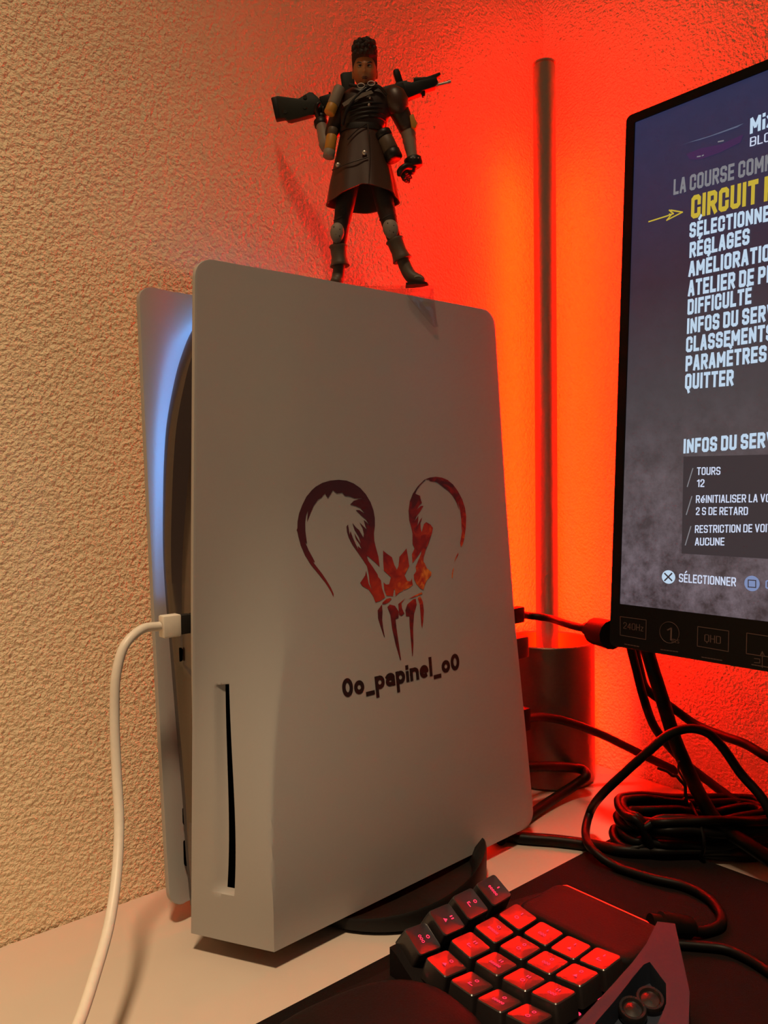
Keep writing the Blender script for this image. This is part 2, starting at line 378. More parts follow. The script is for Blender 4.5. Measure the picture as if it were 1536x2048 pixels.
# far faceplate
def y_far_out(z): t = clamp((z - ZB) / (ZT - ZB)); return lerp(-.0455, -.0195, t ** .8)
XF2 = -.4525
def plate_far():
    zs = sorted(set([ZB + (ZT - ZB) * i / 60 for i in range(61)] + [ZT - .01 * (1 - cos(i * pi / 20)) for i in range(11)] + [ZB + .012 * (1 - cos(i * pi / 20)) for i in range(11)]))
    vv = []; N = 40
    for z in zs:
        xs, xe = XF2, xrear(z)
        for R_, top in ((.009, True), (.010, False)):
            zz = z - (ZT - R_) if top else (ZB + R_) - z
            if zz > 0:
                c = R_ - sqrt(max(0, R_ ** 2 - zz ** 2)); xs += c; xe -= c
        for j in range(N):
            q = (j / (N - 1)) ** 1.5; x = lerp(xs, xe, q)
            vv.append((x, y_far_out(z) + .004 * sst(.0, .03, x - XF2) - .004 * 0, z))
    ff = [(i * N + j, i * N + j + 1, (i + 1) * N + j + 1, (i + 1) * N + j) for i in range(len(zs) - 1) for j in range(N - 1)]
    o = obj('faceplate', vv, ff, M_PLATE, con, None)
    bm = bmesh.new(); bm.from_mesh(o.data); bmesh.ops.recalc_face_normals(bm, faces=bm.faces)
    if sum(f.normal.y * f.calc_area() for f in bm.faces) < 0: bmesh.ops.reverse_faces(bm, faces=bm.faces)
    bm.to_mesh(o.data); bm.free()
    md = o.modifiers.new('thick', 'SOLIDIFY'); md.thickness = .0045; md.offset = -1
    md = o.modifiers.new('round', 'BEVEL'); md.width = .0014; md.segments = 3; md.limit_method = 'ANGLE'; md.angle_limit = radians(60)
    bake(o); me = o.data; me.polygons.foreach_set('use_smooth', [True] * len(me.polygons)); me.set_sharp_from_angle(angle=radians(38))
    o['label'] = 'white faceplate on the wall side, lit blue from inside'
plate_far()
# black core between the plates, arched at the top front
PX = [(388, 655), (360, 720), (345, 780), (333, 850), (328, 920), (326, 1000), (326, 1100), (330, 1180), (340, 1300), (352, 1450), (365, 1600), (371, 1700), (376, 1785)]
CGAP = .0095
def far_hit(px, py):
    y = -.03
    for _ in range(15):
        p = at(px, py, y=y); y = y_far_out(p.z) - .0045 + .004 - CGAP
    return p
prof = [(p.x, p.z) for p in (far_hit(*q) for q in PX)]
PR = [(-.230, .389), (-.330, .3915), (-.380, .3905), (-.405, .386)] + prof
PR[-1] = (PR[-1][0] + .001, .0135)
PR += [(-.400, .0125), (-.225, .0125)]
prof_s = [(p.x, p.y) for p in spline([V((a, b, 0)) for a, b in PR[1:-2]], 6)]
POLY = [PR[0]] + prof_s + PR[-2:]
def core_ring(s, inset):
    cx, cz = -.33, .2; out = []
    n = len(POLY)
    for i, (x, z) in enumerate(POLY):
        x0, z0 = POLY[i - 1]; x1, z1 = POLY[(i + 1) % n]
        t = V((x1 - x0, z1 - z0)); t = t.normalized() if t.length > 0 else V((1, 0)); nrm = V((-t.y, t.x))
        if nrm.dot(V((cx - x, cz - z))) < 0: nrm = -nrm
        k = inset * (sst(.12, .36, z) * .85 + .15) if x < -.30 else inset * .15
        xx, zz = x + nrm.x * k, z + nrm.y * k
        yf, yn = y_far_out(z) - .0045 + .004 - CGAP, y_flat(x, z) + .008 if x > XF + .03 else max(y_front(z), y_flat(x, z)) + .004
        out.append(V((xx, lerp(yf, yn, s), zz)))
    return out
g = G(); g.loft([core_ring(0, 0), core_ring(.10, 0), core_ring(.17, .0022), core_ring(.26, .0125), core_ring(.74, .0125), core_ring(.83, .0022), core_ring(.9, 0), core_ring(1, 0)])
core = g.build('core', M_GLOSS, con, 30); core['label'] = 'glossy black body between the white faceplates'
# usb-c port and small ports on the front of the core
def core_x(z):
    for (xa, za), (xb, zb) in zip(prof, prof[1:]):
        if zb <= z <= za: return lerp(xb, xa, (z - zb) / (za - zb))
    return -.436
for (px, py, h, wd) in ((368, 1308, .0085, .0030), (372, 1632, .011, .004), (374, 1705, .016, .004)):
    p = at(px, py, x=core_x(.17) + .0045 if py < 1500 else core_x(.06) + .003)
    xx = core_x(p.z) + .0022
    ring = [V((xx, p.y + wd / 2 * cos(a) , p.z + (h / 2 - wd / 2) * (1 if sin(a) > 0 else -1) + wd / 2 * sin(a))) for a in [2 * pi * k / 20 + .01 for k in range(20)]]
    g = G(); g.loft([[q + V((-.0006, 0, 0)) for q in ring], [q + V((.004, 0, 0)) for q in ring]]); g.build('port', M_SLOT, core)
# the blue light strip along the arch, between core and far faceplate
pts = [(x, z) for x, z in prof_s if z > .20]
A, B = [], []
for i, (x, z) in enumerate(pts):
    x0, z0 = pts[max(0, i - 1)]; x1, z1 = pts[min(len(pts) - 1, i + 1)]
    t = V((x1 - x0, z1 - z0)).normalized(); nrm = V((t.y, -t.x))
    if nrm.dot(V((x + .33, z - .25))) < 0: nrm = -nrm
    y = y_far_out(z) - .0045 + .004 - CGAP + .0004
    wd = .0004 + .0034 * sst(.195, .30, z)
    A.append(V((x - nrm.x * .0006, y, z - nrm.y * .0006))); B.append(V((x - nrm.x * (.0006 + wd), y, z - nrm.y * (.0006 + wd))))
n = len(A); C_ = [p - V((0, .0006, 0)) for p in A]; D_ = [p - V((0, .0006, 0)) for p in B]
g = G(); g.loft([[A[i], B[i], D_[i], C_[i]] for i in range(n)])
g.build('light_strip', M_BLED, con)['label'] = 'blue light strip along the arch of the black body'
# round base stand with its raised clip
g = G(); BC = V((-.3145, -.0885, 0)); BR = .0710
ring = lambda r, z, k=64: [BC + V((r * cos(2 * pi * i / k), r * sin(2 * pi * i / k), z(2 * pi * i / k) if callable(z) else z)) for i in range(k)]
lip = lambda a: .0092 + .0165 * sst(radians(205), radians(322), a) * (1 - sst(radians(324), radians(334), a))
g.loft([ring(BR - .004, 0), ring(BR, .0025), ring(BR + .0005, lambda a: lip(a) - .002), ring(BR - .0005, lip), ring(BR - .010, lambda a: .0075), ring(BR - .03, .006)])
g.build('base_stand', M_STANDB, con, 40)['label'] = 'dark round stand under the console'
# emblem sticker: horned shape, printed from dark maroon to fiery red
def poly_on_plate(name, polys, m, parent, off=.00022, holes=()):
    bm = bmesh.new()
    for poly in polys:
        vs_ = [bm.verts.new((x, -y, 0)) for x, y in poly]
        es = [bm.edges.new((vs_[i], vs_[(i + 1) % len(vs_)])) for i in range(len(vs_))]
        bmesh.ops.triangle_fill(bm, use_beauty=True, edges=es)
    for _ in range(3):
        long = [e for e in bm.edges if e.calc_length() > 14]
        if long: bmesh.ops.subdivide_edges(bm, edges=long, cuts=1); bmesh.ops.triangulate(bm, faces=bm.faces)
    bmesh.ops.recalc_face_normals(bm, faces=bm.faces)
    for v in bm.verts: v.co = hit_plate(v.co.x, -v.co.y, off)
    me = bpy.data.meshes.new(name); bm.to_mesh(me); bm.free()
    return link(name, me, m, parent)
def crop(x0, y0, s, pts): return [(x0 + a / s, y0 + b / s) for a, b in pts]
LH = crop(560, 930, 6.983, [(745, 1840), (715, 1770), (640, 1650), (545, 1530), (430, 1390), (350, 1260), (290, 1120), (255, 990), (243, 930), (232, 910), (243, 880), (245, 790), (265, 680), (310, 560), (370, 440), (445, 350), (495, 305), (590, 250), (700, 218), (820, 207), (930, 218), (1030, 258), (1120, 320), (1200, 410), (1265, 520), (1305, 630), (1325, 740), (1325, 850), (1312, 950), (1318, 1060), (1345, 1170), (1375, 1280), (1392, 1420), (1330, 1360), (1230, 1275), (1212, 1275), (1235, 1340), (1300, 1430), (1365, 1530), (1370, 1560), (1410, 1610), (1425, 1720), (1468, 1850), (1395, 1900), (1335, 1920), (1300, 1830), (1240, 1740), (1150, 1690), (1120, 1645), (1165, 1580), (1190, 1540), (1203, 1475), (1220, 1560), (1240, 1660), (1285, 1750), (1250, 1640), (1240, 1530), (1215, 1410), (1150, 1310), (1080, 1210), (1010, 1110), (960, 1010), (935, 930), (928, 860), (950, 830), (962, 900), (972, 970), (985, 925), (1020, 1020), (1060, 1110), (1095, 1180), (1085, 1130), (1140, 1175), (1110, 1100), (1060, 1030), (1038, 950), (1090, 1040), (1130, 1100), (1100, 1000), (1040, 900), (1012, 810), (1060, 870), (1105, 910), (1165, 1012), (1172, 960), (1150, 870), (1110, 800), (1160, 850), (1215, 905), (1190, 840), (1168, 765), (1210, 800), (1252, 845), (1200, 760), (1130, 700), (1058, 628), (1110, 630), (1198, 690), (1120, 600), (1050, 570), (980, 552), (1030, 500), (1100, 478), (1155, 465), (1040, 465), (980, 440), (905, 430), (870, 385), (795, 398), (740, 352), (670, 465), (630, 400), (600, 425), (580, 455), (530, 485), (470, 570), (430, 660), (400, 740), (378, 790), (385, 700), (390, 635), (365, 700), (352, 800), (355, 920), (378, 1100), (350, 1070), (400, 1190), (460, 1300), (488, 1355), (460, 1352), (520, 1430), (590, 1520), (650, 1610), (710, 1710), (750, 1800)])
XC = crop(700, 1080, 7.68, [(508, 160), (560, 205), (645, 265), (680, 380), (720, 455), (745, 400), (758, 260), (810, 200), (868, 128), (890, 250), (910, 400), (870, 480), (838, 540), (880, 630), (930, 635), (950, 590), (965, 690), (900, 740), (830, 770), (825, 740), (815, 780), (755, 810), (700, 865), (690, 760), (675, 760), (660, 860), (560, 855), (525, 760), (515, 650), (555, 685), (600, 680), (630, 570), (575, 520), (520, 470), (510, 330)])
RH = crop(800, 930, 8.194, [(1000, 1350), (985, 1280), (1005, 1160), (1028, 1010), (1010, 1080), (1005, 900), (985, 740), (945, 590), (970, 740), (930, 620), (870, 510), (800, 430), (720, 370), (620, 290), (590, 275), (500, 265), (470, 240), (420, 240), (330, 330), (280, 400), (250, 470), (330, 505), (345, 580), (360, 620), (310, 670), (270, 740), (340, 670), (385, 670), (330, 760), (270, 840), (235, 930), (300, 830), (300, 900), (285, 1000), (330, 900), (365, 855), (335, 950), (340, 1040), (355, 1100), (390, 970), (430, 935), (500, 975), (540, 1030), (525, 1110), (510, 1160), (470, 1280), (420, 1400), (385, 1520), (385, 1590), (400, 1600), (440, 1690), (515, 1755), (510, 1810), (440, 1890), (410, 1960), (385, 2048), (330, 2020), (270, 1950), (230, 1870), (225, 1800), (265, 1740), (255, 1670), (300, 1560), (340, 1470), (355, 1395), (300, 1480), (205, 1610), (195, 1460), (240, 1370), (205, 1290), (205, 1120), (185, 1020), (150, 900), (140, 750), (160, 600), (210, 470), (290, 350), (400, 240), (490, 205), (590, 193), (690, 207), (780, 245), (870, 320), (950, 430), (1020, 560), (1065, 700), (1085, 840), (1080, 1020), (1055, 1200), (1030, 1300)])
T1 = crop(800, 930, 8.194, [(955, 1430), (955, 1470), (890, 1590), (905, 1530)])
T2 = crop(800, 930, 8.194, [(885, 1675), (870, 1760), (862, 1855), (848, 1850), (850, 1780), (865, 1710)])
F1 = crop(700, 1080, 7.68, [(490, 990), (425, 1080), (430, 1200), (470, 1330), (525, 1490), (535, 1490), (510, 1350), (495, 1220), (500, 1090)])
F2 = crop(700, 1080, 7.68, [(575, 1030), (610, 990), (690, 1010), (750, 1100), (745, 1200), (700, 1215), (715, 1350), (745, 1560), (785, 1840), (770, 1840), (700, 1600), (645, 1350), (620, 1150)])
F3 = crop(700, 1080, 7.68, [(880, 990), (970, 910), (1010, 900), (1025, 990), (985, 1130), (970, 1350), (975, 1600), (965, 1780), (955, 1780), (940, 1600), (915, 1300), (910, 1170), (860, 1170), (850, 1080)])
F4 = crop(700, 1080, 7.68, [(1040, 890), (1080, 860), (1120, 950), (1135, 1080), (1125, 1250), (1108, 1360), (1095, 1300), (1080, 1100), (1070, 980)])
F5 = crop(700, 1080, 7.68, [(850, 895), (740, 985), (755, 1150), (790, 1168), (835, 1130), (800, 1050), (790, 970)])
F6 = crop(700, 1080, 7.68, [(620, 890), (560, 905), (500, 960), (495, 985), (540, 985), (600, 950), (640, 905)])
F7 = crop(700, 1080, 7.68, [(1100, 800), (1000, 850), (900, 905), (960, 890), (1050, 850), (1115, 830)])
def print_material():
    m = mat('emblem_print', (.1, .02, .02), .4)
    nt = m.node_tree; b = nt.nodes['Principled BSDF']
    tc = nt.nodes['Texture Coordinate']; sp = nt.nodes.new('ShaderNodeSeparateXYZ'); nt.links.new(tc.outputs['Object'], sp.inputs[0])
    nz = nt.nodes.new('ShaderNodeTexNoise'); nz.inputs['Scale'].default_value = 120; nz.inputs['Detail'].default_value = 4; nz.inputs['Distortion'].default_value = 1.2
    nt.links.new(tc.outputs['Object'], nz.inputs['Vector'])
    # hotter towards the centre bottom of the emblem and on its right horn
    mr = nt.nodes.new('ShaderNodeMapRange'); mr.inputs['From Min'].default_value = -.36; mr.inputs['From Max'].default_value = -.285; nt.links.new(sp.outputs[0], mr.inputs['Value'])
    mz = nt.nodes.new('ShaderNodeMapRange'); mz.inputs['From Min'].default_value = .27; mz.inputs['From Max'].default_value = .20; mz.inputs['To Max'].default_value = .55; nt.links.new(sp.outputs[2], mz.inputs['Value'])
    a1 = nt.nodes.new('ShaderNodeMath'); a1.operation = 'MULTIPLY_ADD'; a1.inputs[1].default_value = .36; nt.links.new(mr.outputs[0], a1.inputs[0]); nt.links.new(mz.outputs[0], a1.inputs[2])
    lowd = nt.nodes.new('ShaderNodeMapRange'); lowd.inputs['From Min'].default_value = .197; lowd.inputs['From Max'].default_value = .188; lowd.inputs['To Max'].default_value = -.38; nt.links.new(sp.outputs[2], lowd.inputs['Value'])
    a3 = nt.nodes.new('ShaderNodeMath'); a3.operation = 'ADD'; nt.links.new(a1.outputs[0], a3.inputs[0]); nt.links.new(lowd.outputs[0], a3.inputs[1])
    nn = nt.nodes.new('ShaderNodeMath'); nn.operation = 'SUBTRACT'; nn.inputs[1].default_value = .5; nt.links.new(nz.outputs['Fac'], nn.inputs[0])
    nm = nt.nodes.new('ShaderNodeMath'); nm.operation = 'MULTIPLY'; nt.links.new(nn.outputs[0], nm.inputs[0]); nt.links.new(mr.outputs[0], nm.inputs[1])
    a2 = nt.nodes.new('ShaderNodeMath'); a2.operation = 'MULTIPLY_ADD'; a2.inputs[1].default_value = 1.1; nt.links.new(nm.outputs[0], a2.inputs[0]); nt.links.new(a3.outputs[0], a2.inputs[2])
    cr = nt.nodes.new('ShaderNodeValToRGB'); e = cr.color_ramp.elements
    e[0].position = .02; e[0].color = (.050, .013, .017, 1); e[1].position = .95; e[1].color = (.80, .24, .03, 1)
    for p, c in ((.30, (.075, .012, .017, 1)), (.55, (.26, .015, .012, 1)), (.75, (.48, .040, .012, 1))):
        k = e.new(p); k.color = c
    nt.links.new(a2.outputs[0], cr.inputs[0]); nt.links.new(cr.outputs[0], b.inputs['Base Color'])
    return m
M_PRINT = print_material()
em = poly_on_plate('emblem', [LH, XC, RH, T1, T2, F1, F2, F3, F4, F5, F6, F7], M_PRINT, plate)
em['label'] = 'horned emblem sticker printed in maroon and fiery red'
# player name in black letters
def text_on_plate(s, bl, br, cap_px, m, name, bold):
    vv, ff = block_text(s, bold, .07)
    a, b = hit_plate(*bl), hit_plate(*br); c = hit_plate(bl[0], bl[1] - cap_px); h = c.z - a.z
    pts = []
    for u, v in vv:
        x = lerp(a.x, b.x, u); z = lerp(a.z, b.z, u) + v * h
        pts.append((x, y_plate(x, z) - .00025, z))
    return obj(name, pts, ff, m, plate)
M_INK = mat('black_vinyl', (.012, .006, .008), .45)
text_on_plate('@o_papinel_o@', (686, 1396), (919, 1338), 38, M_INK, 'player_name', .235)

# ------------------------------------------------------------------ red light bar in the corner
LC = V((-.0735, -.0435, 0)); DIR = V((WX, WY, 0)) - LC; DIR.normalize()
lamp = thing('light_bar', 'tall slim corner lamp on a cylinder base, glowing red behind the console', 'lamp', LC)
LT, LR, BR_, BH = .648, .0100, .0425, .127
ang = atan2(DIR.y, DIR.x)
g = G(); rr = []
for z in (.004, .6455, .648):
    r = LR if z < .647 else LR - .001
    rr.append([LC + V((r * cos(ang + a), r * sin(ang + a), z)) for a in [radians(86) + (2 * pi - radians(172)) * k / 28 for k in range(29)]])
g.loft(rr); g.build('pole', M_ALU, lamp, 30)['label'] = 'slim bronze-grey metal pole'
g = G(); g.lathe([(LR + .0003, LT), (LR + .0003, LT + .0012), (LR - .002, LT + .0018)], 32, LC); g.build('end_cap', M_ALU, lamp)
g = G(); rr = []
for z in (.010, .575):
    rr.append([LC + V((LR * .93 * cos(ang + a), LR * .93 * sin(ang + a), z)) for a in [radians(-82) + radians(164) * k / 12 for k in range(13)]] + [LC + DIR * .002 + V((0, 0, z))])
g.loft(rr); g.build('light_strip', M_LED, lamp, 30)['label'] = 'red light strip down the back of the pole'
g = G(); g.lathe([(BR_ - .002, .0), (BR_, .002), (BR_ - .001, .0045), (LR, .0045)], 64, LC)
arc = lambda r, z: [LC + V((r * cos(ang + a), r * sin(ang + a), z)) for a in [radians(78) + (2 * pi - radians(156)) * k / 48 for k in range(49)]]  # back cut away below the rim, added so the strip lights the lower wall
sec = [(BR_, .0025), (BR_, .1090), (BR_ - .003, .1090), (BR_ - .003, .0025)]
rr = [arc(r, z) for r, z in sec]
g.add([p for q in rr for p in q], [(a * 49 + k, a * 49 + k + 1, ((a + 1) % 4) * 49 + k + 1, ((a + 1) % 4) * 49 + k) for a in range(4) for k in range(48)] + [(0, 49, 98, 147), (48, 147 + 48, 98 + 48, 49 + 48)])
n = 64; cir = lambda r, z: [LC + V((r * cos(2 * pi * k / n), r * sin(2 * pi * k / n), z)) for k in range(n)]
rr = [cir(BR_, .1085), cir(BR_, BH - .001), cir(BR_ - .0006, BH), cir(BR_ - .0022, BH), cir(BR_ - .003, BH - .001), cir(BR_ - .003, .1085)]
g.add([p for q in rr for p in q], [(a * n + k, a * n + (k + 1) % n, ((a + 1) % 6) * n + (k + 1) % n, ((a + 1) % 6) * n + k) for a in range(6) for k in range(n)])
g.build('base', M_LBASE, lamp, 30)['label'] = 'dark metal cylinder base, open at the top, back opening added to let light out'

# ------------------------------------------------------------------ monitor
MB = V((-.185, 0, .157)); MN = V((-1, 0, .0605)).normalized(); MUP = V((.0605, 0, 1)).normalized()   # bottom front edge, face normal, up the face
MON_Y = on_plane(1218, 1290, MB, MN).y
def mp(h, v, d=0.): return V((MB.x, MON_Y - h, MB.z)) + MUP * v - MN * d    # h to the right of the left edge, v up, d behind the face
def mpx(px, py, d=0.):
    p = on_plane(px, py, MB - MN * d, MN); q = p - V((MB.x, MON_Y, MB.z)); return -q.y, q.dot(MUP)
MW, MH = .614, mpx(1247, 235)[1]
mon = thing('monitor', 'black flat monitor showing a racing game menu in French', 'monitor', (-.12, MON_Y - MW / 2, 0))
def rrect(h0, h1, v0, v1, r, k=5):
    out = []
    for cx, cy, a0 in ((h1 - r, v1 - r, 0), (h0 + r, v1 - r, 90), (h0 + r, v0 + r, 180), (h1 - r, v0 + r, 270)):
        for i in range(k + 1): a = radians(a0 + 90 * i / k); out.append((cx + r * cos(a), cy + r * sin(a)))
    return out
SL, SB = mpx(1240, 1208); SL = .5 * (SL + mpx(1267, 262)[0]); ST = mpx(1400, 192)[1]
SR = MW - SL
M_BEZ = mat('monitor_black', (.006, .0045, .0045), .45, spec=.12, nscale=700)
g = G()
o_ = rrect(0, MW, 0, MH, .004); i_ = rrect(SL, SR, SB, ST, .0006)
k = len(o_)
rings = [[mp(h, v, .012) for h, v in o_], [mp(h, v, .0008) for h, v in o_], [mp(h * .999 + .0003, v * .999 + .0002, 0) for h, v in o_], [mp(h, v, 0) for h, v in i_], [mp(h, v, .0012) for h, v in i_]]
g.loft(rings, cap=False)
g.build('bezel', M_BEZ, mon, 30)['label'] = 'black bezel with a wide lower edge'
g = G(); b1 = rrect(0, MW, 0, MH, .004); b2 = rrect(.06, MW - .06, .05, MH - .06, .02)
g.loft([[mp(h, v, .0121) for h, v in b1], [mp(h, v, .017) for h, v in b1], [mp(h, v, .042) for h, v in b2]])
g.build('back_cover', M_BEZ, mon, 30)
def screen_material():
    m = bpy.data.materials.new('lit_screen'); m.use_nodes = True; nt = m.node_tree; b = nt.nodes['Principled BSDF']
    b.inputs['Base Color'].default_value = (.01, .01, .012, 1); b.inputs['Roughness'].default_value = .5; b.inputs['Specular IOR Level'].default_value = .5
    tc = nt.nodes.new('ShaderNodeTexCoord'); sp = nt.nodes.new('ShaderNodeSeparateXYZ'); nt.links.new(tc.outputs['Object'], sp.inputs[0])
    mr = nt.nodes.new('ShaderNodeMapRange'); mr.inputs['From Min'].default_value = .19; mr.inputs['From Max'].default_value = .52; nt.links.new(sp.outputs[2], mr.inputs['Value'])
    cr = nt.nodes.new('ShaderNodeValToRGB'); e = cr.color_ramp.elements
    e[0].position = 0; e[0].color = (.090, .070, .080, 1); e[1].position = 1; e[1].color = (.018, .024, .072, 1)
    for p, c in ((.25, (.085, .068, .075, 1)), (.42, (.055, .048, .056, 1)), (.65, (.032, .020, .036, 1)), (.82, (.026, .021, .055, 1))): e.new(p).color = c
    nt.links.new(mr.outputs[0], cr.inputs[0])
    nz = nt.nodes.new('ShaderNodeTexNoise'); nz.inputs['Scale'].default_value = 75; nz.inputs['Detail'].default_value = 9; nz.inputs['Roughness'].default_value = .72
    nt.links.new(tc.outputs['Object'], nz.inputs['Vector'])
    r2 = nt.nodes.new('ShaderNodeValToRGB'); r2.color_ramp.elements[0].position = .36; r2.color_ramp.elements[0].color = (.35, .3, .33, 1); r2.color_ramp.elements[1].position = .66; r2.color_ramp.elements[1].color = (1.9, 1.9, 2.0, 1)
    nt.links.new(nz.outputs['Fac'], r2.inputs[0])
    amt = nt.nodes.new('ShaderNodeMapRange'); amt.inputs['From Min'].default_value = .33; amt.inputs['From Max'].default_value = .20; amt.inputs['To Min'].default_value = .08; amt.inputs['To Max'].default_value = .85; nt.links.new(sp.outputs[2], amt.inputs['Value'])
    mx = nt.nodes.new('ShaderNodeMix'); mx.data_type = 'RGBA'; mx.blend_type = 'MULTIPLY'
    nt.links.new(amt.outputs[0], mx.inputs[0]); nt.links.new(cr.outputs[0], mx.inputs[6]); nt.links.new(r2.outputs[0], mx.inputs[7])
    nt.links.new(mx.outputs[2], b.inputs['Emission Color']); b.inputs['Emission Strength'].default_value = 1.0
    return m
g = G(); g.prism([(SL, SB), (SR, SB), (SR, ST), (SL, ST)], mp, .0010, .004)
scr = g.build('screen', screen_material(), mon, None); scr['label'] = 'lit screen with menu lines over a blue to grey picture'
def glow(name, c, s=1.): return mat(name, (.02, .02, .02), .5, spec=.2, emit=c, es=s, namt=0)
M_TW = glow('menu_white', (.62, .80, 1.0), .80); M_TY = glow('menu_yellow', (.62, .46, .045), .85); M_TG = glow('menu_grey', (.20, .20, .22)); M_TP = glow('menu_pale', (.70, .78, 1.0), .85)
M_PANEL = glow('menu_panel', (.036, .028, .034)); M_DIMB = glow('menu_blue', (.19, .25, .45)); M_PURP = glow('menu_purple', (.045, .018, .075)); M_BLUEG = glow('menu_bluegrey', (.10, .12, .19))
def stext(s, x0, y0, x1, y1, cap, m, bold=.20, name='menu_text', sp=.10, skew=.0, d=.0004, parent=scr):
    # baseline from (x0,y0) to (x1,y1) in the photo, capitals cap pixels tall at the left end
    h0, v0 = mpx(x0, y0); h1, v1 = mpx(x1, y1); ht = mpx(x0, y0 - cap)[1] - v0
    vv, ff = block_text(s, bold, sp)
    return obj(name, [mp(lerp(h0, h1, u) + v * ht * skew, lerp(v0, v1, u) + v * ht, d) for u, v in vv], ff, m, parent)
def slines(lines, wd, m, name, parent=scr, d=.0004, closed=False):
    g = G()
    for ln in lines:
        P = [V((*mpx(*q), 0)) for q in ln]; n = len(P)
        for i in range(n if closed else n - 1):
            a, b = P[i], P[(i + 1) % n]; t = (b - a).normalized(); nn = V((-t.y, t.x, 0)) * wd / 2; a = a - t * wd * .4; b = b + t * wd * .4
            g.add([mp(*(a + nn).xy, d), mp(*(b + nn).xy, d), mp(*(b - nn).xy, d), mp(*(a - nn).xy, d)], [(0, 1, 2, 3)])
    return obj(name, g.v, g.f, m, parent)
stext('Mix', 1499, 268, 1549, 250, 33, M_TW, .20)
stext('BLOC', 1499, 293, 1556, 277, 18, M_TP, .11)
stext('LA COURSE COMM', 1346, 390, 1547, 338, 31, M_TG, .19)
stext('CIRCUIT P', 1381, 438, 1549, 398, 46, M_TY, .21)
stext('SÉLECTIONNER', 1378, 476, 1556, 438, 30, M_TW, .21)
stext('RÉGLAGES', 1378, 516, 1498, 488, 31, M_TW, .21)
stext('AMÉLIORATION', 1376, 554, 1558, 517, 31, M_TW, .21)
stext('ATELIER DE PE', 1375, 593, 1546, 563, 32, M_TW, .21)
stext('DIFFICULTÉ', 1374, 630, 1502, 607, 31, M_TW, .21)
stext('INFOS DU SERV', 1373, 668, 1548, 640, 31, M_TW, .21)
stext('CLASSEMENTS', 1371, 705, 1546, 680, 31, M_TW, .21)
stext('PARAMÈTRES', 1370, 743, 1532, 723, 31, M_TW, .21)
stext('QUITTER', 1369, 779, 1466, 771, 31, M_TW, .21)
stext('INFOS DU SERV', 1366, 907, 1548, 894, 29, M_TW, .21)
slines([[(1297, 443), (1332, 432), (1346, 427)], [(1341, 420), (1364, 424)], [(1364, 424), (1333, 440)], [(1333, 440), (1342, 429), (1338, 428)], [(1338, 420), (1346, 427)]], .0009, M_TY, 'menu_arrow')
pp = [mpx(1366, 913), mpx(1700, 905), mpx(1700, 1128), mpx(1362, 1107)]
obj('info_panel', [mp(h, v, .0007) for h, v in pp], [(0, 1, 2, 3)], M_PANEL, scr)
for i, (ya, yb, s1, s2, xs, e1, e2) in enumerate(((950, 974, 'TOURS', '12', 1393, 1440, 1408), (1006, 1030, 'RéINITIALISER LA VO', '2 S DE RETARD', 1391, 1540, 1495), (1066, 1091, 'RESTRICTION DE VOIT', 'AUCUNE', 1389, 1543, 1448))):
    stext(s1, xs, ya, e1, ya - (e1 - xs) * .012, 15.5, M_TP, .145)
    stext(s2, xs, yb, e2, yb + (e2 - xs) * .012 * 0, 15.5, M_TP, .145)
    slines([[(xs - 8, ya - 13), (xs - 19, yb - 1)]], .0007, M_TG, 'menu_slash')
# controller symbols
def disc(px, py, rpx, m, name, d):
    c = mpx(px, py); r = abs(mpx(px, py - rpx)[1] - c[1]); ra = abs(mpx(px + rpx, py)[0] - c[0])
    return obj(name, [mp(c[0] + ra * cos(2 * pi * k / 40), c[1] + r * sin(2 * pi * k / 40), d) for k in range(40)], [tuple(range(40))], m, scr)
disc(1336, 1154, 13.5, M_TW, 'cross_button', .0006); slines([[(1329, 1147), (1343, 1161)], [(1343, 1147), (1329, 1161)]], .0010, M_PANEL, 'cross_mark', d=.0003)
disc(1503, 1167, 15.5, M_DIMB, 'square_button', .0006); slines([[(1496, 1160), (1511, 1161), (1511, 1175), (1496, 1174)]], .0006, M_PANEL, 'square_mark', d=.0003, closed=True)
stext('SÉLECTIONNER', 1357, 1164, 1471, 1173, 17, M_TP, .145)
stext('C', 1530, 1177, 1541, 1178, 17, M_DIMB, .145)
# player card strip
h = [mpx(*q) for q in ((1355, 292), (1384, 282), (1420, 271), (1487, 246), (1474, 254), (1440, 266), (1400, 279), (1376, 285))]
obj('player_card_stripe', [mp(a, b, .0004) for a, b in h], [tuple(range(len(h)))], M_BLUEG, scr)
h = [mpx(*q) for q in ((1372, 308), (1400, 296), (1440, 288), (1486, 268), (1480, 284), (1440, 304), (1400, 318), (1378, 318))]
obj('player_card_picture', [mp(a, b, .0006) for a, b in h], [tuple(range(len(h)))], M_PURP, scr)
slines([[(1394, 313), (1400, 312)], [(1436, 283), (1446, 281)], [(1404, 311), (1406, 310)]], .0008, M_TG, 'card_glint')
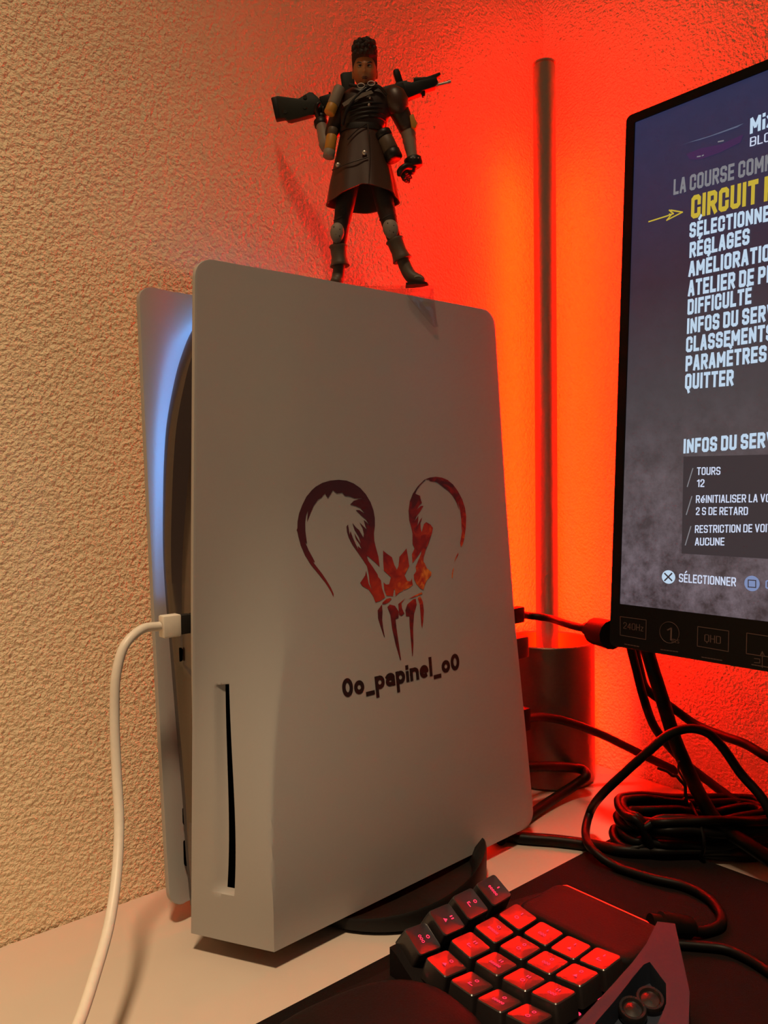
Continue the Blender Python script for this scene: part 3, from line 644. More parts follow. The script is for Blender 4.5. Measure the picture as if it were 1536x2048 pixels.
# badges on the lower bezel
M_BADGE = mat('badge_ink', (.10, .055, .048), .5); bz = [c for c in mon.children if c.name == 'bezel'][0]
def badge_box(x0, y0, x1, y1, x2, y2, x3, y3, nm='badge_frame'): slines([[(x0, y0), (x1, y1), (x2, y2), (x3, y3)]], .00045, M_BADGE, nm, bz, -.0003, True)
badge_box(1241, 1233, 1293, 1240, 1292, 1279, 1241, 1270); stext('240Hz', 1247, 1257, 1287, 1263, 13, M_BADGE, .09, 'badge_text', d=-.0003, parent=bz)
c = mpx(1339, 1265); r = .0069
g = G(); g.tube([mp(c[0] + r * cos(2 * pi * k / 40), c[1] + r * sin(2 * pi * k / 40), -.0002) for k in range(40)], .0002, 6, True); g.build('badge_ring', M_BADGE, bz)
stext('1', 1334, 1280, 1344, 1281, 26, M_BADGE, .09, 'badge_text', d=-.0003, parent=bz); stext('ms', 1344, 1285, 1359, 1287, 11, M_BADGE, .09, 'badge_text', d=-.0003, parent=bz)
badge_box(1396, 1253, 1458, 1262, 1457, 1303, 1395, 1292); stext('QHD', 1409, 1283, 1442, 1288, 15, M_BADGE, .09, 'badge_text', d=-.0003, parent=bz)
badge_box(1494, 1266, 1566, 1277, 1565, 1318, 1493, 1307)
slines([[(1525, 1335), (1525, 1305)], [(1521, 1311), (1525, 1303)], [(1529, 1311), (1525, 1303)], [(1509, 1317), (1520, 1318)], [(1509, 1325), (1520, 1326)], [(1520, 1318), (1520, 1326)]], .0004, M_BADGE, 'badge_mark', bz, -.0003)
for x0, y0, x1, y1 in ((1250, 1288, 1284, 1294), (1322, 1299, 1360, 1304), (1404, 1314, 1446, 1321), (1504, 1329, 1540, 1335)):
    slines([[(x0 + i * 6, y0 + (y1 - y0) * i * 6 / (x1 - x0)), (x0 + i * 6 + 4, y0 + (y1 - y0) * (i * 6 + 4) / (x1 - x0))] for i in range(int((x1 - x0) / 6))], .0006, M_BADGE, 'badge_caption', bz, -.0003)
# stand, beyond the picture's edge
cy = MON_Y - MW / 2
g = G(); g.tube([V((-.125, cy, .012)), V((-.120, cy, .30))], .018, 20); g.build('stand_neck', M_BEZ, mon)
g = G(); g.lathe([(.085, 0), (.088, .004), (.086, .010), (.02, .014)], 48, (-.125, cy, .0036)); g.build('stand_foot', M_BEZ, mon)

# ------------------------------------------------------------------ mat and keypad
my0, my1, mx0 = -.163, -1.0, -.133
pts = rrect(my1, my0, -.52, mx0, .004)
g = G(); g.loft([[V((b, a, 0)) for a, b in pts], [V((b, a, .0028)) for a, b in pts], [V((b * .9995, a, .0034)) for a, b in pts]])
tag(g.build('desk_mat', M_MAT, None, 30), 'large black cloth mat under the keypad, its corner towards the lamp', 'desk mat')

kp = thing('gaming_keypad', 'black one-hand gaming keypad with red backlit keys and a thumb module', 'keypad', (-.36, -.24, .0034))
KZ = .0036
# lower shell
sh = [(-.272, -.190), (-.268, -.205), (-.270, -.272), (-.274, -.284), (-.318, -.316), (-.350, -.332), (-.42, -.338), (-.46, -.325), (-.475, -.295), (-.515, -.280), (-.530, -.240), (-.515, -.205), (-.470, -.190), (-.430, -.184), (-.405, -.186), (-.36, -.186), (-.30, -.184)]
shs = [(p.x, p.y) for p in spline([V((a, b, 0)) for a, b in sh + sh[:1]], 5)][:-1]
cxk, cyk = -.39, -.25
scl = lambda k, z: [V((cxk + (a - cxk) * k, cyk + (b - cyk) * k, z)) for a, b in shs]
g = G(); g.loft([scl(.97, KZ), scl(1, KZ + .003), scl(1, .0125), scl(.985, .0150)])
kbody = g.build('shell', M_KBODY, kp, 40)
# key deck with raised cheek on the left
def deck_z(x, y): return .0165 + .016 * (max(0, (y + .222)) / .03) ** 1.6 + .003 * (max(0, -.262 - y) / .02) ** 2
ny, nx = 16, 8
g = G(); vv = []
for i in range(ny + 1):
    for j in range(nx + 1):
        y = lerp(-.2835, -.192, i / ny); x = lerp(-.317, -.398, j / nx); vv.append(V((x, y, min(deck_z(x, y), .030))))
bt = [V((p.x, p.y, .008)) for p in vv]; W_ = nx + 1; n0 = len(vv)
ff = [(i * W_ + j, i * W_ + j + 1, (i + 1) * W_ + j + 1, (i + 1) * W_ + j) for i in range(ny) for j in range(nx)]
ff += [tuple(n0 + q for q in f[::-1]) for f in ff]
loop = [j for j in range(W_)] + [i * W_ + nx for i in range(1, ny + 1)] + [ny * W_ + j for j in range(nx - 1, -1, -1)] + [i * W_ for i in range(ny - 1, 0, -1)]
ff += [(loop[i], loop[(i + 1) % len(loop)], n0 + loop[(i + 1) % len(loop)], n0 + loop[i]) for i in range(len(loop))]
g.add(vv + bt, ff); g.build('key_deck', M_KBODY, kp, 40)
# keycaps: one of each column kind, copied
def keycap(name, w, d, h):
    def sq(hw, hd, z, r=.0016, dish=0.):
        out = []
        for cx, cy, a0 in ((hw - r, hd - r, 0), (-hw + r, hd - r, 90), (-hw + r, -hd + r, 180), (hw - r, -hd + r, 270)):
            for i in range(4): a = radians(a0 + 30 * i); out.append(V((cx + r * cos(a), cy + r * sin(a), z + dish)))
        return out
    g = G(); rings = [sq(w / 2, d / 2, 0), sq(w / 2 - .0003, d / 2 - .0003, h * .6), sq(w / 2 - .0006, d / 2 - .0006, h - .0005), sq(w / 2 - .0010, d / 2 - .0010, h)]
    for k in (.75, .5, .25): rings.append([V((p.x * k, p.y * k, h - .0007 * (1 - k * k))) for p in rings[3]])
    g.loft(rings); return g
kroot = []
rows_x = [-.328, -.3475, -.3660, -.3840]
cols_y = [-.2020, -.2195, -.2372, -.2550, -.2728]
tops = [.0395, .0310, .0290, .0292, .0312]
tilt = [-34, -12, -2, 3, 7]
key_mesh = None; leg_meshes = []
def legend_mesh(k):
    g = G(); z = .0002
    def ringl(c, r, w, n=12):
        a = [V((c[0] + r[0] * cos(2 * pi * i / n), c[1] + r[1] * sin(2 * pi * i / n), 0)) for i in range(n)]; b = [V((c[0] + (r[0] - w) * cos(2 * pi * i / n), c[1] + (r[1] - w) * sin(2 * pi * i / n), 0)) for i in range(n)]
        g.add(a + b, [(i, (i + 1) % n, n + (i + 1) % n, n + i) for i in range(n)])
    def bar(x0, y0, x1, y1): g.add([V((x0, y0, 0)), V((x1, y0, 0)), V((x1, y1, 0)), V((x0, y1, 0))], [(0, 1, 2, 3)])
    # local x: away from the user, local -y: to the right of the key
    if k % 4 == 1: bar(.0028, -.0004, .0046, .0002)
    elif k % 4 == 3: bar(.0028, .0003, .0046, .0009); bar(.0028, -.0011, .0046, -.0005)
    else: ringl((.0038, 0), (.0011, .0010), .0004)
    q = k % 5
    if q == 0: ringl((-.0008, 0), (.0012, .0012), .0004)
    elif q == 1:
        for i in range(5): ringl((-.0008, .0028 - i * .0014), (.0009, .0006), .0003)
    elif q == 2: bar(-.0016, -.0016, -.0011, .0014); bar(-.0016, .0009, .0004, .0014); bar(-.0001, .0003, .0004, .0014)
    elif q == 3: g.add([V((-.0018, -.0012, 0)), V((.0004, 0, 0)), V((-.0018, .0012, 0))], [(0, 1, 2)])
    else:
        for i in range(3): ringl((-.0008, .0017 - i * .0016), (.0010, .0007), .0003)
    return g
k = 0
key_proto = None; side_proto = None
for ci, y in enumerate(cols_y):
    for ri, x in enumerate(rows_x):
        k += 1
        z = tops[ci] - .0022 * max(0, ri - 1.5) ** 1.2 - (0 if ci else .001 * ri)
        rot = (radians(-tilt[ci] * .9), radians((1.5 - ri) * -3.0 + 2), 0)
        if key_proto is None:
            o = keycap('keycap', .0172, .0166, .0105).build('keycap', M_KEY, kp, 30, world=False); key_proto = o
        else:
            o = key_proto.copy(); COL.objects.link(o); o.parent = kp
        o.matrix_parent_inverse = M.Identity(4)
        R_ = M.LocRotScale(None, (rot[0], rot[1], 0), None) if False else None
        o.rotation_euler = (rot[0], rot[1], 0)
        top = V((x, y, z)); rm = o.rotation_euler.to_matrix()
        o.location = top - rm @ V((0, 0, .0095)) - kp.location
        lg = legend_mesh(k); lo_ = lg.build('legend', M_LEGEND, o, None, world=False); lo_.matrix_parent_inverse = M.Identity(4); lo_.location = (-.0002, 0, .0104); lo_['label'] = 'red backlit marks'
# panel behind the keys, the red highlight on its back edge painted as a glowing tube
def panel_pts(ins): return rrect(-.2815 + ins, -.208 - ins, -.3165 + ins, -.2745 - ins, .006)
g = G(); g.loft([[V((b, a, .010)) for a, b in panel_pts(0)], [V((b, a, .0268)) for a, b in panel_pts(0)], [V((b, a, .0284)) for a, b in panel_pts(.0006)], [V((b, a, .0292)) for a, b in panel_pts(.0018)], [V((b, a, .0290)) for a, b in panel_pts(.006)]])
g.build('rear_panel', M_KBODY, kp, 50)
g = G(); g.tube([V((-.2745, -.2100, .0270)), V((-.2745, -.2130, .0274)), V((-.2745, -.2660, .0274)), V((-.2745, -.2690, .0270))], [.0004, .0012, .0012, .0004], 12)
g.build('edge_highlight', mat('painted_edge_highlight', (.3, .02, .01), .3, emit=(1.0, .02, .008), es=1.3), kp)['label'] = 'red highlight along the back edge, painted as glow'
# thumb module: grey frame round a dark recess with two round controls
outer = [(-.2790, -.2755), (-.2740, -.2830), (-.3180, -.3150), (-.3450, -.3290), (-.400, -.340), (-.440, -.330), (-.440, -.300), (-.400, -.2915), (-.365, -.2890), (-.340, -.2868), (-.3180, -.2845), (-.300, -.2815)]
inner = [(-.3110, -.2900), (-.3120, -.2915), (-.3200, -.3040), (-.3320, -.3110), (-.400, -.3300), (-.428, -.322), (-.428, -.306), (-.400, -.2985), (-.368, -.2955), (-.345, -.2930), (-.3280, -.2905), (-.3150, -.2890)]
hz = lambda x: .0315 - .016 * sst(-.30, -.44, -abs(x)) if False else lerp(.0335, .022, clamp((-.28 - x) / .16))
g = G()
g.loft([[V((a, b, .0052)) for a, b in outer], [V((a, b, hz(a) - .001)) for a, b in outer], [V((a + .0006, b + .0004, hz(a))) for a, b in outer], [V((a, b, hz(a))) for a, b in inner], [V((a, b, hz(a) - .011)) for a, b in inner]], cap=False)
g.add([V((a, b, hz(a) - .011)) for a, b in inner], [tuple(range(len(inner)))])
g.build('thumb_module', M_KGREY, kp, 30)['label'] = 'blue-grey thumb frame with a dark recess'
for nm, (px, py), r in (('thumb_stick', (1265, 2022), .0066), ('round_button', (1300, 2002), .0068)):
    p = at(px, py, z=.0225)
    g = G(); g.lathe([(r * .8, -.006), (r, -.002), (r, .0015), (r * .92, .0024), (r * .75, .0024), (r * .62, .0012), (r * .3, .0016), (r * .05, .0018)], 28, p, (-.25, -.2, 1)); g.build(nm, M_KGLOSS, kp, 40)
# palm rest
def dome(c, rx, ry, h, name, m, rot=0., n=40, p=2.6):
    g = G(); rings = []
    for i in range(12):
        t = i / 11 * pi / 2; s = max(.02, cos(t) ** .75)
        ring = []
        for k in range(n):
            a = 2 * pi * k / n; ca, sa = cos(a), sin(a); q = (abs(ca) ** p + abs(sa) ** p) ** (-1 / p)
            x_, y_ = rx * s * q * ca, ry * s * q * sa
            ring.append(V((c[0] + x_ * cos(rot) - y_ * sin(rot), c[1] + x_ * sin(rot) + y_ * cos(rot), c[2] + h * sin(t))))
        rings.append(ring)
    g.loft(rings); return g.build(name, m, kp, 60)
dome((-.450, -.236, .011), .060, .043, .026, 'palm_rest', M_KBODY, radians(-6))
dome((-.422, -.283, .011), .022, .014, .013, 'side_rest', M_KGLOSS, radians(-10))
for px, py in ((780, 1969), (1245, 1948), (1197, 1997), (1157, 2030)):
    p = at(px, py, z=.0185 if px > 1000 else .0175)
    G().ball(p, (.0014, .0014, .0012), 10, 6).build('indicator_light', M_LEGEND, kp)

# ------------------------------------------------------------------ cables
def cable(name, label, pts, r, m=M_RUBBER, cat='cable', k=10, n=12):
    t = thing(name, label, cat, (pts[0].x, pts[0].y, pts[0].z))
    g = G(); g.tube(spline(pts, k), r, n); g.build('cord', m, t, 60)
    return t
def plug(t, name, p, d, L, w, h, m=M_RUBBER, taper=1.):
    d = V(d).normalized(); s = V((0, 0, 1)).cross(d); s = s.normalized(); u = d.cross(s)
    g = G(); sec = lambda c, k: [c + s * (w / 2 * k * a) + u * (h / 2 * k * b) for a, b in ((-1, -1), (1, -1), (1, 1), (-1, 1))]
    g.loft([sec(V(p), 1), sec(V(p) + d * L * .75, 1), sec(V(p) + d * L, taper)]); return g.build(name, m, t, 30, bevel=min(w, h) * .12)
# white cable in the front port
ux = core_x(.19) + .004
pu = at(372, 1247, y=-.0640)
pe = at(322, 1249, y=-.0640)
zc = pu.z
wc_pts = [V((pe.x - .001, -.064, zc + .0005)), at(285, 1258, y=-.066), at(250, 1290, y=-.070), at(233, 1345, y=-.072), at(229, 1430, y=-.074), at(233, 1540, y=-.080), at(238, 1640, y=-.090), at(234, 1740, y=-.104), at(218, 1850, y=-.122), at(190, 1950, y=-.142), at(160, 2040, y=-.160)]
wc_pts += [at(128, 2110, y=-.178)]
t = cable('usb_cable', 'white cable plugged into the front of the console, hanging down to the desk', wc_pts, .0027, M_WCABLE)
plug(t, 'plug', V((pe.x, -.064, zc)), (1, 0, 0), -pe.x + (ux - .0075), .0075, .0130, M_WCABLE)
plug(t, 'metal_tip', V((ux - .0090, -.064, zc)), (1, 0, 0), .0090, .0060, .0115, M_BLACK)
# rear plugs and cables of the console
def rear(px, py, y=-.088): return at(px, py, y=y)
q = at(1170, 1258, x=-.150)
a = rear(1031, 1230)
t = cable('video_cable', 'short black cable from the back of the console to the left side of the monitor', [a + V((.004, 0, 0)), at(1062, 1232, y=-.088), at(1095, 1236, y=-.100), at(1130, 1247, y=-.125), at(1160, 1255, y=-.145), at(1180, 1258, y=-.156)], .0030)
plug(t, 'plug', a + V((-.014, 0, 0)), (1, 0, 0), .021, .008, .0125); 
e0 = at(1172, 1257, y=-.150); e1 = at(1224, 1270, y=-.180)
g = G(); g.tube([e0, lerp(e0, e1, .16), lerp(e0, e1, .17), lerp(e0, e1, .32), lerp(e0, e1, .36), e1], [.0046, .0050, .0064, .0066, .0098, .0105], 14); g.build('connector', M_RUBBER, t, 40)
a = rear(1041, 1293)
t = thing('usb_dongle', 'small black block plugged into the back of the console above the long cable', 'dongle', a)
plug(t, 'body', a + V((-.012, 0, 0)), (1, 0, 0), .0165, .011, .0170, M_BLACK); plug(t, 'metal_tip', a + V((-.020, 0, 0)), (1, 0, 0), .0085, .006, .010, M_BLACK)
a = rear(1047, 1437)
t = cable('long_cable', 'long black cable from the back of the console down into the coiled bundle', [a + V((.001, 0, 0)), at(1085, 1434, y=-.088), at(1130, 1442, y=-.095), at(1200, 1468, y=-.105), at(1300, 1517, y=-.125), at(1380, 1555, y=-.145), at(1450, 1590, y=-.160), at(1500, 1640, y=-.190)], .0036)
plug(t, 'plug', a + V((-.013, 0, 0)), (1, 0, 0), .0165, .010, .0185)
def dz(px, py, z): return at(px, py, z=z)
cable('power_cable', 'black power cable looping back under the console in front of the lamp base', [at(1035, 1536, y=-.085), at(1075, 1533, y=-.088), at(1130, 1534, y=-.090), at(1166, 1540, y=-.094), at(1172, 1552, y=-.100), at(1150, 1570, z=.012), dz(1110, 1596, .007), dz(1056, 1634, .0045), dz(1000, 1680, .0045)], .0042)
cable('flat_cable', 'thick black cable lying on the desk from under the console to the mat corner', [dz(985, 1668, .0045), dz(1045, 1676, .0045), dz(1110, 1681, .0045), dz(1180, 1690, .0045), dz(1240, 1700, .0075), dz(1310, 1703, .0080), dz(1390, 1702, .0080), dz(1450, 1690, .0055), dz(1500, 1670, .0050), dz(1560, 1640, .0050)], .0043)
# cables dropping from behind the monitor
XB = -.115
cable('monitor_cable', 'thick straight black cable dropping from behind the monitor to the bundle', [at(1286, 1270, x=-.125), at(1303, 1330, x=-.122), at(1325, 1400, x=-.118), at(1350, 1480, x=-.115), at(1378, 1545, x=-.115), at(1405, 1600, x=-.120), at(1440, 1650, x=-.122), at(1490, 1685, x=-.125), V((-.120, -.300, .0056)), V((-.095, -.335, .0054)), V((-.068, -.355, .0054))], .0052)
cable('thin_monitor_cable', 'thin black cable hanging leftmost under the monitor, curving behind the loop', [at(1255, 1270, x=-.118), at(1270, 1330, x=-.112), at(1287, 1395, x=-.105), at(1308, 1452, x=-.095), at(1340, 1495, x=-.085), at(1375, 1530, x=-.080), at(1420, 1565, x=-.080), at(1480, 1610, x=-.085)], .0034)
cable('crossing_cable', 'black cable from under the monitor crossing right across the wall', [at(1266, 1270, x=-.110), at(1280, 1340, x=-.098), at(1293, 1378, x=-.092), at(1340, 1412, x=-.085), at(1390, 1448, x=-.080), at(1440, 1470, x=-.085), at(1490, 1488, x=-.090), at(1545, 1520, x=-.095), V((-.085, -.315, .055)), V((-.075, -.36, .018)), V((-.060, -.42, .0036))], .0034)
# keypad cable: big loop, over the mat and into the keypad
kc = [V((-.143, -.350, .0070)), V((-.147, -.322, .0085)), V((-.149, -.297, .020)), at(1530, 1605, x=-.150), at(1480, 1545, x=-.150), at(1445, 1495, x=-.150), at(1415, 1466, x=-.152), at(1380, 1457, x=-.156), at(1340, 1468, x=-.162), at(1300, 1500, x=-.168), at(1250, 1545, x=-.172), at(1205, 1588, x=-.174), at(1180, 1625, z=.022), dz(1171, 1665, .0135), dz(1186, 1700, .0125), dz(1225, 1729, .0075), dz(1300, 1755, .0068), dz(1370, 1772, .0068), dz(1415, 1795, .0068), dz(1440, 1825, .0068), dz(1440, 1850, .0068), dz(1410, 1862, .0068), dz(1375, 1860, .010)]
t = cable('keypad_cable', 'black cable arching up in a big loop then over the mat into the keypad', kc, .0031)
e0, e1 = dz(1388, 1856, .0100), dz(1300, 1844, .0165)
g = G(); g.tube([e0, lerp(e0, e1, .12), lerp(e0, e1, .75), lerp(e0, e1, .78), e1], [.0040, .0062, .0066, .0048, .0048], 14); g.build('strain_relief', M_RUBBER, t, 40)
cable('mat_cable', 'thin black cable on the mat running right from beside the keypad', [dz(1345, 1888, .0062), dz(1400, 1892, .0062), dz(1450, 1898, .0062), dz(1490, 1914, .0062), dz(1530, 1938, .0062), dz(1600, 1990, .0062), V((-.285, -.47, .0062)), V((-.27, -.70, .0062))], .0028)
# coiled bundle and its twist tie
A0, A1 = dz(1192, 1646, .02), dz(1590, 1652, .02)
ax = (A1 - A0); L = ax.length; ax.normalize(); ax.z = 0; ax.normalize(); nr = V((0, 0, 1)).cross(ax); mid = (A0 + A1) / 2; mid.z = 0
pts = []; loops = 13
random.seed(11)
for i in range(loops):
    Li = L / 2 - .012 + random.uniform(-.012, .008); hwid = .005 + .017 * ((i * 5) % 7) / 6; zc_ = .0036 + .0056 * (i % 6); sh_ = random.uniform(-.003, .003); w1, w2 = random.uniform(-.003, .003), random.uniform(-.003, .003); lift = random.uniform(0, .006) * (i > 5)
    for (u, v, dzz) in ((-.6, -1, 0), (-.2, -.96, w1), (.2, -.94, w2), (.6, -1, lift * .7), (.85, -.86, lift), (.96, -.5, lift), (1, 0, lift), (.96, .5, lift), (.85, .86, lift), (.6, 1, lift * .6), (.2, .9, w2), (-.2, .95, w1), (-.6, 1, .002), (-.85, .86, .002), (-.96, .5, .003), (-1, 0, .002), (-.96, -.5, 0), (-.85, -.86, 0)):
        pts.append(mid + ax * (u * Li) + nr * (v * hwid + sh_) + V((0, 0, max(.0036, zc_ + dzz))))
t = cable('coiled_cable', 'bundle of coiled black cable tied in the middle, on the desk under the monitor', pts, .0031, k=4, n=8)
tie = thing('twist_tie', 'thin black twist tie round the coiled cable bundle, its ends sticking up', 'twist tie', mid + V((0, 0, .0)))
tc_ = at(1378, 1650, x=(mid + nr * .0).x)
cx_ = mid + ax * (tc_ - mid).dot(ax)
loop_ = [cx_ + nr * (.030 * cos(a)) + V((0, 0, .0185 + .0170 * sin(a))) for a in [2 * pi * i_ / 20 for i_ in range(20)]]
g = G(); g.tube(loop_, .0013, 6, True)
yt = cx_.x - .02
kx = [at(1374, 1606, x=yt), at(1371, 1585, x=yt), at(1370, 1572, x=yt), at(1360, 1560, x=yt), at(1353, 1552, x=yt), at(1345, 1551, x=yt), at(1335, 1543, x=yt), at(1316, 1536, x=yt)]
g.tube(spline([cx_ + V((0, 0, .0355))] + kx, 5), .0011, 6)
kx2 = [at(1371, 1585, x=yt), at(1371, 1568, x=yt), at(1362, 1550, x=yt), at(1357, 1540, x=yt), at(1358, 1522, x=yt)]
g.tube(spline(kx2, 5), .0008, 6)
g.build('wire', M_RUBBER, tie, 50)

# ------------------------------------------------------------------ clear riser on top of the console, and the toy figure
FR = V((-.301, -.0641, .411)); FRZ = atan2(_rt.y, _rt.x); FS = 1 / 2850.0
FM = M.Translation(FR) @ M.Rotation(FRZ, 4, 'Z')
ac = thing('acrylic_riser', 'clear acrylic riser clipped on top of the console under the toy figure', 'display stand', FR - V((0, 0, .014)))
def fl(px, d, z): return FM @ V(((px - 735) * FS, d, z))
def slab4(g, x0, x1, d0, d1, z0, z1): g.loft([[fl(x0, d0, z), fl(x1, d0, z), fl(x1, d1, z), fl(x0, d1, z)] if False else [fl(a, b, z) for a, b in ((x0, d0), (x1, d0), (x1, d1), (x0, d1))] for z in (z0, z1)])
RX0, RX1, RD0, RD1 = 612, 868, -.004, .034
g = G(); slab4(g, RX0, RX1, RD0, RD1, -.0022, -.0001); g.build('top_plate', M_ACRYL, ac, 30, bevel=.0005)
g = G(); slab4(g, RX0, RX1, RD0, RD0 + .0022, -.0120, -.0024); g.build('front_wall', M_ACRYL, ac, 30, bevel=.0004)
g = G(); slab4(g, RX1 - 6, RX1, RD0 + .0024, RD1, -.0120, -.0024); g.build('side_wall', M_ACRYL, ac, 30, bevel=.0004)
hk = [(812, 590), (866, 596), (870, 640), (874, 654), (868, 655), (858, 645)]
hs = [hit_plate(*q, .0008) for q in hk]
g = G(); g.loft([hs, [p + V((0, -.0018, 0)) for p in hs]]); g.build('clip', M_ACRYL, ac, 30, bevel=.0003)['label'] = 'clear triangular clip lying on the faceplate'

M_SKIN = mat('toy_skin', (.36, .150, .052), .5); M_HAIR = mat('toy_hair', (.014, .006, .004), .7, nscale=900, bump=.0004)
M_COAT = mat('toy_brown_coat', (.048, .018, .009), .42); M_JACK = mat('toy_dark_jacket', (.024, .010, .006), .45); M_TROU = mat('toy_dark_trousers', (.013, .005, .004), .6)
M_PALE = mat('toy_pale_cloth', (.24, .20, .155), .6); M_TAN = mat('toy_tan_boot', (.085, .058, .036), .55); M_YEL = mat('toy_yellow', (.50, .24, .025), .5)
M_TBLK = mat('toy_black', (.008, .005, .004), .45, spec=.35); M_TMET = mat('toy_metal', (.55, .50, .44), .35, metal=.8); M_DARKEYE = mat('toy_eye_paint', (.006, .004, .004), .35); M_LIP = mat('toy_lip_paint', (.075, .018, .012), .45)
M_WHITE = mat('toy_eye_white', (.40, .34, .28), .4)
fig = thing('action_figure', 'toy soldier figure in brown coat standing on the console, rifle across the shoulders', 'toy figure', FR, FRZ)
def L(px, py, d=0.): return V(((px - 735) * FS, d * FS, (572 - py) * FS))      # d in the same units, away from the viewer
def fbuild(g, name, m, parent=fig, smooth=60, bevel=0.):
    o = g.build(name, m, parent, smooth, world=False, bevel=bevel); o.matrix_parent_inverse = M.Identity(4); return o
def skin(name, verts, edges, m, parent=fig, sub=2, root=0):
    me = bpy.data.meshes.new(name); me.from_pydata([tuple(L(*v[:3])) for v in verts], edges, []); me.update()
    o = bpy.data.objects.new(name, me); COL.objects.link(o)
    md = o.modifiers.new('skin', 'SKIN'); md.use_smooth_shade = True
    for i, v in enumerate(verts):
        sv = me.skin_vertices[0].data[i]; r = v[3] * FS; sv.radius = (r, (v[4] if len(v) > 4 else v[3]) * FS); sv.use_root = i == root
    s_ = o.modifiers.new('sub', 'SUBSURF'); s_.levels = s_.render_levels = sub
    bake(o); o.data.materials.append(m); o.data.polygons.foreach_set('use_smooth', [True] * len(o.data.polygons))
    if parent: o.parent = parent
    return o
def chain(n, a=0): return [(a + i, a + i + 1) for i in range(n - 1)]
# body: torso, neck, limbs and head in one surface
bv = [(733, 300, 4, 26), (730, 265, 4, 27), (735, 225, 4, 32), (738, 192, 5, 27), (736, 172, 5, 11), (735, 150, 6, 11),
      (706, 330, 3, 17), (683, 455, 2, 13), (677, 540, 4, 9), (758, 330, 3, 17), (782, 455, 0, 13), (814, 545, -2, 9),
      (786, 198, 4, 15), (818, 262, 6, 11.5), (828, 322, -2, 8.5), (694, 200, 6, 14), (655, 285, 20, 10.5), (643, 226, 36, 8.5)]
be = [(0, 1), (1, 2), (2, 3), (3, 4), (4, 5), (0, 6), (6, 7), (7, 8), (0, 9), (9, 10), (10, 11), (3, 12), (12, 13), (13, 14), (3, 15), (15, 16), (16, 17)]
body = skin('body', bv, be, M_SKIN, None)
def gs(x, z, cx, cz, sx, sz): return math.exp(-((x - cx) / sx) ** 2 - ((z - cz) / sz) ** 2)
hv, hf = [], []; NH, MH = 56, 44
for i in range(MH + 1):
    ph = pi * i / MH
    for k in range(NH):
        th = 2 * pi * k / NH
        z = -cos(ph); rd = sin(ph) if z > 0 else (max(0, 1 - abs(z) ** 3.0)) ** (1 / 2.4); x, y = rd * sin(th), -rd * cos(th)            # unit sphere, face towards -y
        wx = 23.5 * (1 - .24 * (1 - sst(-1, -.10, z))) * (1 - .05 * sst(.2, 1, z)); dy = 27
        X, Y, Z = x * wx, y * dy, z * 33
        sx = x; f = max(0, -y)
        n_ = 0.
        if y < .2:
            n_ += 5.0 * gs(sx, z, 0, -.20, .13, .09) + 3.0 * gs(sx, z, 0, .02, .10, .22)            # nose
            n_ += 2.2 * (gs(sx, z, .36, .29, .30, .09) + gs(sx, z, -.36, .29, .30, .09))              # brow
            n_ -= 3.4 * (gs(sx, z, .36, .14, .19, .10) + gs(sx, z, -.36, .14, .19, .10))                # eye sockets
            n_ += 2.0 * (gs(sx, z, .50, -.22, .20, .14) + gs(sx, z, -.50, -.22, .20, .14))            # cheekbones
            n_ += 3.0 * gs(sx, z, 0, -.46, .26, .055) + 3.2 * gs(sx, z, 0, -.57, .22, .055) - 1.6 * gs(sx, z, 0, -.515, .26, .03)
            n_ += 4.5 * gs(sx, z, 0, -.80, .26, .14)                                                  # chin
        Y -= n_ * min(1, f * 1.6)
        if z < -.3: Y += 0
        hv.append((X, Y, Z))
    
for i in range(MH):
    for k in range(NH): hf.append((i * NH + k, i * NH + (k + 1) % NH, (i + 1) * NH + (k + 1) % NH, (i + 1) * NH + k))
HC = (735, 144)
hrot = M.Rotation(radians(16), 3, 'X')                                       # chin lifted slightly forward
def HP(x, y, z): p = hrot @ V((x, y, z)); return L(HC[0] + p.x, HC[1] - p.z, p.y + 2)
hg = G(); hg.add([HP(*p) for p in hv], hf)
for s in (-1, 1):                                                             # ears
    er = []
    for j, (kx, r) in enumerate(((0, 4.0), (2.2, 5.4), (3.6, 4.8), (4.2, 2.0))):
        er.append([HP(s * (22 + kx), 2 + r * .75 * cos(2 * pi * q / 14) + kx * .3, -6 + r * 1.55 * sin(2 * pi * q / 14)) for q in range(14)])
    hg.loft(er)
tmp = obj('head_tmp', hg.v, hg.f, M_SKIN)
bm = bmesh.new(); bm.from_mesh(body.data); bm.from_mesh(tmp.data); bm.to_mesh(body.data); bm.free(); bpy.data.objects.remove(tmp)
md = body.modifiers.new('fuse', 'REMESH'); md.mode = 'VOXEL'; md.voxel_size = .00045; md.use_smooth_shade = True
md = body.modifiers.new('smooth', 'SMOOTH'); md.factor = .5; md.iterations = 2
bake(body); body.parent = fig
body.data.polygons.foreach_set('use_smooth', [True] * len(body.data.polygons))
